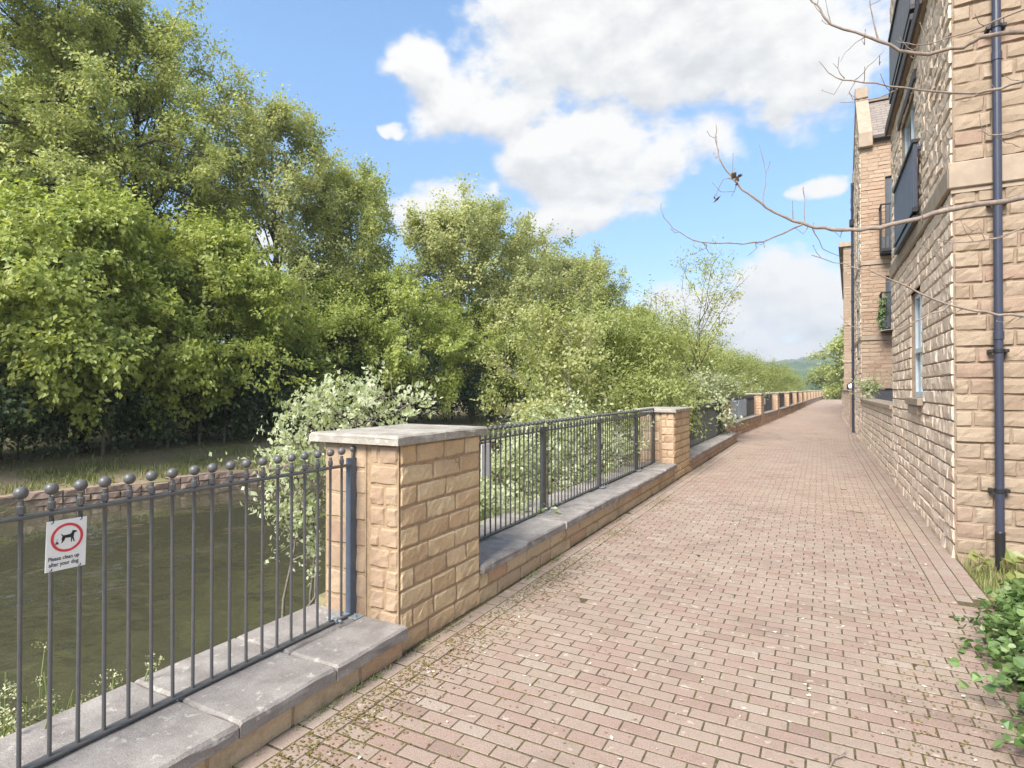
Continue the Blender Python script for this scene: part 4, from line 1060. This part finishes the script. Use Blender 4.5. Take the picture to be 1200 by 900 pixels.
tree('far_bush', 'pale bush over the end wall at the far end of the path', 'bush', (1.2, 124, -.1), 5.2, 3.2, .3, 'bush', 'leaf_willow', 56, 5000, (.4, .28), .35, .2, crown_name='foliage', nl=24, sub=5, tert=4, trunk_r=.08, multi=3)

# hogweed-like umbels by the near railing, in front of the canal
rng = np.random.default_rng(60)
t = thing('cow_parsley', 'clump of flowering cow parsley at canal edge below the near railing', 'plant', (-3.15, 1.2, -.9))
st, lf, fl = MB(), MB(), MB(); S, E = [], []
for k in range(36):
    b = np.array((-3.22 + rng.normal(0, .09), 1.27 + rng.normal(0, .17), -.95)); h = rng.uniform(.85, 1.25)
    tip = b + np.array((rng.normal(0, .13), rng.normal(0.03, .18), h))
    st.tube([b, (b + tip) / 2 + rng.normal(0, .02, 3), tip], [.006, .005, .003], 5)
    for q in range(5):
        s = rng.uniform(.4, .98); p = b + (tip - b) * s; e = p + np.array((rng.normal(0, .09), rng.normal(0, .09), rng.uniform(.06, .17)))
        st.tube([p, e], [.003, .002], 4)
        for z in range(5):
            f = e + rng.normal(0, .018, 3); st.tube([e, f], [.0012, .001], 3, caps=False)
            S.append(f); E.append(f + np.array((0, 0, .01)))
    for q in range(7):
        s = rng.uniform(.1, .75); p = b + (tip - b) * s; S.append(p); E.append(p + np.array((rng.normal(0, .12), rng.normal(0, .12), .06)))
S = np.array(S); E = np.array(E); small = np.linalg.norm(E - S, axis=1) < .02
st.build('stems', M['stem_green'], t); add_leaves(fl, S[small], E[small], 5200, .013, .011, .008, 0, rng); fl.build('flowers', M['flower'], t)
add_leaves(lf, S[~small], E[~small], 5400, .05, .016, .03, .2, rng); lf.build('foliage', M['grass'], t)

# ivy bush on the right
rng = np.random.default_rng(61)
t = thing('ivy_shrub', 'glossy green ivy shrub spilling onto the paving at the lower right', 'shrub', (1.3, 4.0, 0))
S, E = [], []
for k in range(760):
    y = rng.uniform(2.2, 5.25); edge = np.interp(y, [2.2, 3.3, 4.2, 4.8, 5.2], [.90, .95, 1.0, 1.04, 1.16])
    x = edge + abs(rng.normal(0, .42)); hmax = np.interp(x - edge, [0, .12, .35, .8], [.07, .24, .40, .50]) * np.interp(y, [4.4, 5.2], [1, .6]); z = hmax * rng.uniform(.3, 1.0) ** .6
    p = np.array((x, y, z)); S.append(p); E.append(p + np.array((rng.normal(-.06, .08), rng.normal(-.02, .08), rng.normal(.02, .05))))
wd = MB()
for k in range(0, 760, 8): wd.tube([(S[k][0] + .15, S[k][1] + rng.normal(0, .1), 0), (S[k] + np.array((.05, 0, -.03))), E[k]], [.006, .004, .002], 4, caps=False)
wd.build('stems', M['bark'], t)
mb = MB(); add_leaves(mb, S, E, 16000, .05, .044, .035, .1, rng, up=.9, spread=.7, rvar=.35, rounded=True); mb.build('foliage', M['leaf_ivy'], t)

# plants on the terrace wall
tt = thing('potted_plant', 'pale leafy plant in a stone pot on the terrace wall coping', 'potted plant', (1.3, 19.2, 1.33))
mb = MB(); mb.lathe((1.3, 19.2, 1.326), [(0, 0), (.10, 0), (.14, .2), (.155, .2), (.155, .24), (.12, .24), (.1, .2), (0, .2)], 14); mb.build('pot', M['cap'], tt)
rng = np.random.default_rng(62); S = np.tile(np.array((1.3, 19.2, 1.55)), (30, 1)) + rng.normal(0, .04, (30, 3)); E = S + rng.normal(0, .2, (30, 3)) + np.array((-.05, -.1, .08))
mb = MB(); add_leaves(mb, S, E, 750, .09, .05, .04, .1, rng); mb.build('foliage', M['leaf_white'], tt)
tt = thing('terrace_plant', 'spiky pale plant growing behind the terrace wall next to near building', 'plant', (1.6, 13.2, 1.0))
S = np.tile(np.array((1.6, 13.2, 1.05)), (26, 1)) + rng.normal(0, .15, (26, 3)) * np.array((.6, 1, .1)); E = S + rng.normal(0, .12, (26, 3)) + np.array((0, 0, .45))
mb = MB(); 
for a, b in zip(S, E): mb.tube([a, b], [.005, .002], 4, caps=False)
mb.build('stems', M['bark_grey'], tt)
mb = MB(); add_leaves(mb, S, E, 260, .06, .03, .03, .0, rng); mb.build('foliage', M['leaf_white'], tt)
# trailing plant on the lower balcony
tt = thing('balcony_plant', 'trailing green plant hung on the lower balcony railing of the gabled block', 'plant', (1.6, 19.75, 4.3))
S = np.array([(1.58 + rng.uniform(-.02, .12), rng.uniform(19.7, 20.1), 4.4 - rng.uniform(0, 1.0)) for _ in range(60)]); E = S + rng.normal(0, .04, (60, 3)) - np.array((0.02, 0.02, .1))
mb = MB(); add_leaves(mb, S, E, 700, .06, .045, .03, .4, rng); mb.build('foliage', M['leaf_ivy'], tt)

# grasses
def blades(mb, P, h, w, rng, lean=.35):
    n = len(P); az = rng.uniform(0, 2 * PI, n); d = np.stack([np.cos(az), np.sin(az), 0 * az], -1); s = np.stack([-np.sin(az), np.cos(az), 0 * az], -1)
    hh = (h * rng.uniform(.4, 1.2, n))[:, None]; b = hh * rng.uniform(0, lean * 2, n)[:, None]
    V = np.stack([P - s * w, P + s * w, P + d * b * .4 + s * w * .7 + np.array((0, 0, 1)) * hh * .6, P + d * b * .4 - s * w * .7 + np.array((0, 0, 1)) * hh * .6, P + d * b + np.array((0, 0, 1)) * hh], 1).reshape(-1, 3)
    q = np.arange(n)[:, None] * 5; r = rng.random(n)
    mb.add(V, Q=q + np.array([[0, 1, 2, 3]]), T=q + np.array([[3, 2, 4]]), rq=r, rt=r)
rng = np.random.default_rng(70)
mb = MB(); n = 5200
x = rng.uniform(1.14, 4.5, n); y = rng.uniform(5.45, 6.78, n); keep = (x > 1.03 + (6.8 - y) * .02); x, y = x[keep], y[keep]
blades(mb, np.stack([x, y, np.full(len(x), -.045)], -1), .15, .003, rng)
S = np.array([(rng.uniform(1.2, 2.4), rng.uniform(5.2, 6.6), rng.uniform(.02, .16)) for _ in range(60)]); E = S + rng.normal(0, .05, (60, 3))
add_leaves(mb, S, E, 260, .13, .075, .03, .1, rng)
g_ = mb.build('grass', M['grass']); g_['kind'] = 'stuff'; g_['label'] = 'grass and broad weeds at the foot of the building end wall'
mb = MB(); n = 16000
y = rng.uniform(-3, 26, n); fx = np.interp(y, [a for a, _ in FAR_EDGE], [b for _, b in FAR_EDGE]); x = fx - .15 - np.abs(rng.normal(0, 1.0, n))
z = np.interp(fx - x, [0, .25, 1.2, 2.6], [-.64, -.6, -.44, -.17])
clump = np.sin(x * 3.1 + y * 1.7) + np.sin(y * 4.3 - x * 2.2); keep = clump + rng.normal(0, .6, n) > -.3
blades(mb, np.stack([x, y, z], -1)[keep], .17, .012, rng)
g_ = mb.build('bank_grass', M['grass']); g_['kind'] = 'stuff'; g_['label'] = 'thin grass on the far canal bank'
# weeds, moss and fallen bits along the path
mb = MB(); n = 500
y = np.concatenate([rng.normal(c, .10, n // 10) for c in (1.5, 2.15, 2.45, 2.95, 3.3, 4.5, 5.0, 6.9, 9.2, 12.5)]); x = -2.185 + np.abs(rng.normal(0, .012, len(y)))
blades(mb, np.stack([x, y, np.full(len(y), -.004)], -1), .035, .0025, rng, .8)
g_ = mb.build('weeds', M['stem_green']); g_['kind'] = 'stuff'; g_['label'] = 'small weeds in the joint between path and low wall'
def flakes(mb, P, size, rng, flat=.12):
    n = len(P); az = rng.uniform(0, 2 * PI, n); d = np.stack([np.cos(az), np.sin(az), rng.normal(0, flat, n)], -1); s = np.stack([-np.sin(az), np.cos(az), rng.normal(0, flat, n)], -1)
    l = (size * rng.uniform(.5, 1.4, n))[:, None]
    V = np.stack([P - d * l, P + s * l * .55, P + d * l * .9 + np.array((0, 0, .1)) * l, P - s * l * .6], 1).reshape(-1, 3)
    mb.add(V, Q=np.arange(n * 4).reshape(-1, 4), rq=rng.random(n))
mb = MB(); n = 300; flakes(mb, np.stack([rng.uniform(-2.1, 1.0, n), 1.3 + rng.gamma(2.0, 2.6, n), np.full(n, .006)], -1), .0125, rng)
g_ = mb.build('petals', M['petal']); g_['kind'] = 'stuff'; g_['label'] = 'pale fallen petals scattered on the paving'
mb = MB(); n = 4200
flakes(mb, np.stack([-2.1 + np.abs(rng.normal(0, .16, n)), rng.choice([1.7, 2.3, 3.1, 4.2, 4.9, 6.3, 8.2], n) + rng.normal(0, .35, n), np.full(n, .004)], -1), .008, rng, .2)
n = 900; flakes(mb, np.stack([rng.uniform(.3, 1.0, n), 2.0 + rng.gamma(2, .7, n), np.full(n, .004)], -1), .008, rng, .2)
g_ = mb.build('moss', M['moss']); g_['kind'] = 'stuff'; g_['label'] = 'moss and crumbs of debris along the edges of the paving'
mb = MB(); n = 900
cx = rng.choice([-1.75, -1.2, .55, .75, .3, .6], n); cyv = np.array([2.9, 1.9, 2.6, 3.6, 2.0, 9.0])[rng.integers(0, 6, n)]
flakes(mb, np.stack([cx + rng.normal(0, .22, n), cyv + rng.normal(0, .6, n), np.full(n, .005)], -1), .009, rng)
n = 500; flakes(mb, np.stack([rng.normal(.15, .5, n), 8.6 + rng.normal(0, 2.2, n), np.full(n, .005)], -1), .011, rng)
g_ = mb.build('leaf_litter', M['dead_leaf']); g_['kind'] = 'stuff'; g_['label'] = 'brown leaf litter on the paving'
mb = MB(); mb.tube([(.03, 2.79, .008), (.05, 2.86, .016), (.09, 2.91, .012), (.13, 2.90, .01)], [.004, .0045, .004, .002], 6); mb.tube([(.07, 2.885, .014), (.10, 2.95, .012)], [.003, .0015], 5)
tag(mb.build('fallen_twig', M['twig']), 'short fallen twig lying on the paving near lower right', 'twig')

# ------------------------------------------------------------------ bare tree reaching in from the right
t = thing('bare_tree', 'bare branched tree at the right, its leafless boughs crossing in front of building', 'tree', (2.05, 4.05, -.05))
wood = MB()
tb = np.array((2.15, 4.1, -.1))
TP = np.array([tb, tb + (.02, .02, 1.0), tb + (-.03, .05, 2.2), tb + (.04, .02, 3.6), tb + (.10, .0, 5.0), tb + (.1, .1, 6.3)])
wood.tube(TP, [.10, .085, .075, .06, .04, .02], 10)
wood.build('trunk', M['twig'], t, True)
RB = np.random.default_rng(80)
def bough(pts, d0, d1, r0, r1, root=None, n=6, twigs=0, name='branch'):
    """branch through the directions pts, at real distances going from d0 to d1"""
    k = len(pts); P = [at_depth(px, py, d0 + (d1 - d0) * i / (k - 1)) for i, (px, py) in enumerate(pts)]
    if root is not None: P = [np.array(root)] + P
    P = np.array(P)
    m = (len(P) - 1) * 3 + 1; s = np.linspace(0, len(P) - 1, m)
    # smooth (Catmull-Rom)
    Q = []
    for x in s:
        i = min(int(x), len(P) - 2); f = x - i
        p0, p1, p2, p3 = P[max(i - 1, 0)], P[i], P[i + 1], P[min(i + 2, len(P) - 1)]
        Q.append(.5 * ((2 * p1) + (-p0 + p2) * f + (2 * p0 - 5 * p1 + 4 * p2 - p3) * f ** 2 + (-p0 + 3 * p1 - 3 * p2 + p3) * f ** 3))
    Q = np.array(Q); Q[1:-1] += RB.normal(0, .004, (m - 2, 3))
    rad = r0 + (r1 - r0) * np.linspace(0, 1, m) ** .8; rad *= 1 + .12 * (np.arange(m) % 5 == 0)
    mb = MB(); mb.tube(Q, rad, n)
    for q in range(twigs):
        i = RB.integers(m // 4, m - 1); d = norm((Q[min(i + 1, m - 1)] - Q[i - 1]) + RB.normal(0, .03, 3)); side = norm(RB.normal(0, 1, 3))
        L = RB.uniform(.05, .16); e1 = Q[i] + norm(d * .6 + side * .8) * L * .5; e2 = e1 + norm(d * .5 + side * .6 + np.array((0, 0, .6))) * L * .5
        mb.tube([Q[i], e1, e2], [max(.0018, rad[i] * .45), .0018, .0012], 4)
        mb.lathe(e2, [(.0005, -.004), (.003, 0), (.0005, .007)], 5)
    return mb, Q
def tr(z): return np.array([np.interp(z, TP[:, 2], TP[:, q]) for q in range(3)])
A_, _q = bough([(1290, 214), (1200, 231), (1127, 242), (1079, 255), (1031, 267), (998, 269), (965, 267), (940, 262), (907, 249), (885, 233), (864, 214), (846, 192), (839, 170), (839, 146)], 3.1, 3.5, .019, .0022, tr(2.45), 8, 9)
for pts, d, r in (([(940, 263), (907, 280), (870, 284), (822, 284), (797, 273), (778, 255), (775, 238)], 3.3, .0058), ([(894, 241), (899, 203), (890, 170)], 3.33, .0032), ([(943, 262), (940, 220)], 3.31, .003), ([(952, 267), (965, 291), (987, 304)], 3.3, .003), ([(864, 214), (848, 209), (839, 231)], 3.4, .003), ([(864, 214), (857, 230)], 3.4, .002), ([(822, 284), (828, 290), (810, 300)], 3.32, .002), ([(885, 283), (886, 290), (876, 300)], 3.32, .002)):
    b_, _ = bough(pts, d, d + .08, r, .0013, None, 5, 2 if len(pts) > 3 else 1)
    for v in b_.v: pass
    A_.v += b_.v
    for k in (3, 4): A_.f[k] += [f + A_.n for f in b_.f[k]]; A_.r[k] += b_.r[k]
    A_.ng += [[i + A_.n for i in g] for g in b_.ng]; A_.ngr += b_.ngr; A_.n += b_.n
# withered buds hanging at the fork
mbud = MB()
c0 = at_depth(864, 212, 3.4)
flakes(mbud, np.array([c0 + RB.normal(0, .012, 3) for _ in range(10)]), .022, RB, .9)
c1 = at_depth(840, 231, 3.4); flakes(mbud, np.array([c1 + RB.normal(0, .006, 3) for _ in range(4)]), .018, RB, .9)
br = A_.build('branch', M['twig'], t, True); mbud.build('withered_buds', M['dead_leaf'], br)
def branchset(main, subs):
    mb, _ = main
    for b_, _ in subs:
        mb.v += b_.v
        for k in (3, 4): mb.f[k] += [f + mb.n for f in b_.f[k]]; mb.r[k] += b_.r[k]
        mb.ng += [[i + mb.n for i in g] for g in b_.ng]; mb.ngr += b_.ngr; mb.n += b_.n
    mb.build('branch', M['twig'], t, True)
branchset(bough([(1290, 380), (1200, 371), (1156, 366), (1112, 357), (1061, 335), (1017, 317), (991, 310), (951, 299)], 3.0, 3.4, .011, .002, tr(1.95), 6, 8),
          [bough([(1112, 358), (1079, 374), (1039, 387), (1002, 383), (985, 370)], 3.15, 3.35, .005, .0015, None, 5, 3), bough([(1118, 352), (1105, 335), (1080, 306)], 3.15, 3.2, .003, .001, None, 5, 1)])
branchset(bough([(1290, 232), (1200, 266), (1171, 279), (1127, 284), (1097, 282)], 2.9, 3.1, .008, .002, tr(2.4), 6, 4), [bough([(1155, 282), (1145, 262)], 3.0, 3.0, .003, .001, None, 5, 1)])
branchset(bough([(1290, 20), (1200, 36), (1148, 44), (1128, 56), (1088, 62), (1056, 60), (1016, 42), (976, 28), (960, 12), (948, -4), (940, -20)], 2.9, 3.3, .016, .003, tr(3.6), 8, 8),
          [bough([(1290, -8), (1200, 10), (1132, 38), (1076, 52), (1050, 48)], 2.8, 3.1, .007, .0015, None, 5, 3), bough([(1030, 48), (1022, 18), (1018, -12)], 3.15, 3.2, .005, .002, None, 5, 2), bough([(1016, 42), (995, 55), (985, 72)], 3.15, 3.2, .003, .001, None, 5, 1)])
branchset(bough([(1290, 60), (1200, 94), (1160, 106), (1120, 109), (1060, 103), (1012, 96), (980, 90), (960, 72)], 2.95, 3.35, .011, .002, tr(3.2), 6, 6),
          [bough([(1052, 104), (1016, 118), (984, 120)], 3.2, 3.3, .004, .0012, None, 5, 2), bough([(1000, 95), (1018, 78), (1036, 60)], 3.3, 3.2, .003, .001, None, 5, 1), bough([(990, 92), (976, 74)], 3.3, 3.3, .003, .001, None, 5, 1), bough([(1002, 96), (993, 112)], 3.3, 3.3, .003, .001, None, 5, 1)])
branchset(bough([(1290, 130), (1200, 152), (1168, 158), (1146, 154)], 2.9, 3.0, .007, .002, tr(2.9), 6, 2), [bough([(1165, 158), (1185, 170), (1200, 172)], 2.95, 3.0, .0025, .001, None, 5, 0), bough([(1162, 157), (1152, 143)], 2.95, 3.0, .0025, .001, None, 5, 0)])

# ------------------------------------------------------------------ far hills
from mathutils import noise as mn, Vector
mb = MB(); na, nd = 260, 70
azs = np.linspace(-75, 40, na) * PI / 180; ds = np.linspace(330, 1000, nd)
P = np.zeros((nd, na, 3))
for i, d in enumerate(ds):
    for j, a in enumerate(azs):
        x, y = d * math.sin(a), d * math.cos(a); u = (d - 330) / 670
        z = 50 * (u ** .8) * (.85 + .25 * math.sin(a * 6 + 1) + .12 * math.sin(a * 17)) - 2
        z += mn.noise(Vector((x / 60, y / 60, 0))) * 5 * u ** .3 + abs(mn.noise(Vector((x / 14, y / 14, 3)))) * 7
        P[i, j] = (x, y, z)
i, j = np.meshgrid(np.arange(nd - 1), np.arange(na - 1), indexing='ij'); s = (i * na + j).ravel()
mb.add(P.reshape(-1, 3), Q=np.stack([s, s + 1, s + na + 1, s + na], -1))
structure(mb.build('hills', M['hill'], None, True))

# ------------------------------------------------------------------ sky, sun, camera
SUN_EL, SUN_AZ = 44.0, 185.0   # azimuth measured clockwise from +Y
w = bpy.data.worlds.new('World'); scene.world = w; w.use_nodes = True
t = NT(w.node_tree)
sky = t('ShaderNodeTexSky', sky_type='NISHITA', sun_disc=False, sun_elevation=math.radians(SUN_EL), sun_rotation=math.radians(SUN_AZ), air_density=1.0, dust_density=.6, ozone_density=1.2)
co = t('ShaderNodeTexCoord').outputs['Generated']
def density(vec):
    sx = t('ShaderNodeSeparateXYZ', ins={0: vec})
    az = t.m('MULTIPLY', t.m('ARCTAN2', sx.outputs[0], sx.outputs[1]), 57.2958); el = t.m('MULTIPLY', t.m('ARCSINE', sx.outputs[2]), 57.2958)
    wrp = t.noise(vec, 7, 4, .55, out=1)
    ws = t('ShaderNodeSeparateXYZ', ins={0: wrp})
    az = t.m('ADD', az, t.m('MULTIPLY', t.m('SUBTRACT', ws.outputs[0], .5), 14)); el = t.m('ADD', el, t.m('MULTIPLY', t.m('SUBTRACT', ws.outputs[1], .5), 8))
    tot = None
    for (a0, e0, ra, re, amp) in ((-13, 31.5, 22, 8.5, 1.0), (-31, 26, 9, 4.5, .8), (-19, 21.5, 12, 5.0, .95), (0, 28, 7, 6, .8), (-37, 28.5, 5, 2.2, .6), (-35, 16.5, 8.5, 3.2, .8), (-21, 16.8, 8, 2.4, .75), (-3, 8.6, 14, 3.6, .9), (-8, 3.5, 40, 3.4, .5), (-60, 11, 16, 4, .7), (-1.5, 16.8, 2.2, 1.0, .5), (-40, 24, 2.0, .8, .55),
                              (60, 35, 40, 16, .8), (120, 25, 40, 14, .8), (180, 45, 50, 18, .75), (-120, 30, 30, 15, .8), (-90, 55, 50, 12, .7), (20, 70, 60, 10, .8)):
        d = t.m('ADD', t.m('POWER', t.m('ABSOLUTE', t.m('DIVIDE', t.m('SUBTRACT', az, a0), ra)), 2), t.m('POWER', t.m('ABSOLUTE', t.m('DIVIDE', t.m('SUBTRACT', el, e0), re)), 2))
        v = t.m('MULTIPLY', t.m('SUBTRACT', 1.0, d), amp)
        tot = v if tot is None else t.m('SMOOTH_MAX', tot, v, .25)
    mp = t('ShaderNodeMapping', ins={'Vector': vec, 'Scale': (1, 1, 1.7)})
    f = t.noise(mp.outputs[0], 6.5, 10, .62)
    return t.m('ADD', t.m('MAXIMUM', tot, -1.2), t.m('MULTIPLY', t.m('SUBTRACT', f, .5), 2.3)), f
d0, f0 = density(co)
off = t('ShaderNodeVectorMath', operation='ADD', ins={0: co, 1: (.012, -.01, .024)})
d1, _ = density(off.outputs[0])
mask = t.ramp(d0, [(-.05, (0, 0, 0)), (.55, (1, 1, 1))], 'EASE')
lit = t.m('ADD', t.m('MULTIPLY', t.m('SUBTRACT', d0, d1), 1.25), .62, clamp=True)
core = t.ramp(d0, [(.45, (0, 0, 0)), (1.0, (1, 1, 1))])
shade = t.m('SUBTRACT', lit, t.m('MULTIPLY', core, .16), clamp=True)
CB = 2.4
cloud = t.ramp(shade, [(.06, (.74 * CB, .75 * CB, .765 * CB)), (.42, (.87 * CB, .875 * CB, .88 * CB)), (.75, (1.0 * CB, .99 * CB, .97 * CB))])
skyc = t.mix(.10, sky.outputs[0], (2.0, 2.0, 2.0))
elv = t.m('ARCSINE', t('ShaderNodeSeparateXYZ', ins={0: co}).outputs[2])
skyc = t.mix(1.0, skyc, t.ramp(elv, [(.0, (.50, .52, .56)), (.2, (.42, .50, .58)), (.5, (.53, .68, .75))]), 'MULTIPLY')
col = t.mix(mask, skyc, cloud)
bg = t('ShaderNodeBackground', ins={'Color': col, 'Strength': .13})
o = t('ShaderNodeOutputWorld'); t.l.new(bg.outputs[0], o.inputs[0])

sl = bpy.data.lights.new('sun', 'SUN'); sl.energy = 2.8; sl.angle = math.radians(26); sl.color = (1, .94, .85)
so = bpy.data.objects.new('sun', sl); COL.objects.link(so)
el, az = math.radians(SUN_EL), math.radians(SUN_AZ)
dirv = Vector((math.sin(az) * math.cos(el), math.cos(az) * math.cos(el), math.sin(el)))
so.rotation_euler = dirv.to_track_quat('Z', 'Y').to_euler(); so.location = (0, -10, 30)

cd = bpy.data.cameras.new('camera'); cd.sensor_width = 36; cd.lens = 36 * F / 1200; cd.clip_end = 5000; cd.clip_start = .05
cam = bpy.data.objects.new('camera', cd); COL.objects.link(cam)
cam.location = (0, 0, CH); cam.rotation_euler = (PI / 2 + PITCH, 0, YAW)
scene.camera = cam
vs = scene.view_settings; vs.view_transform = 'Standard'; vs.look = 'None'; vs.gamma = 1; vs.exposure = 1.7; vs.use_curve_mapping = False
scene.cycles.max_bounces = 6; scene.cycles.diffuse_bounces = 4; scene.cycles.glossy_bounces = 3; scene.cycles.transmission_bounces = 3; scene.cycles.transparent_max_bounces = 4
scene.cycles.use_denoising = True; scene.cycles.use_adaptive_sampling = True; scene.cycles.adaptive_threshold = .02
scene.cycles.caustics_reflective = False; scene.cycles.caustics_refractive = False

# ------------------------------------------------------------------ air
m, t = newmat('haze')
v = t('ShaderNodeVolumePrincipled', ins={'Color': (.86, .92, 1.0), 'Density': .0007, 'Anisotropy': .2})
o = t('ShaderNodeOutputMaterial'); t.l.new(v.outputs[0], o.inputs['Volume'])
mb = MB(); mb.box(-1100, 1100, -700, 1150, -4, 95)
hz = mb.build('haze', m); hz['kind'] = 'stuff'; hz['label'] = 'thin pale summer haze'
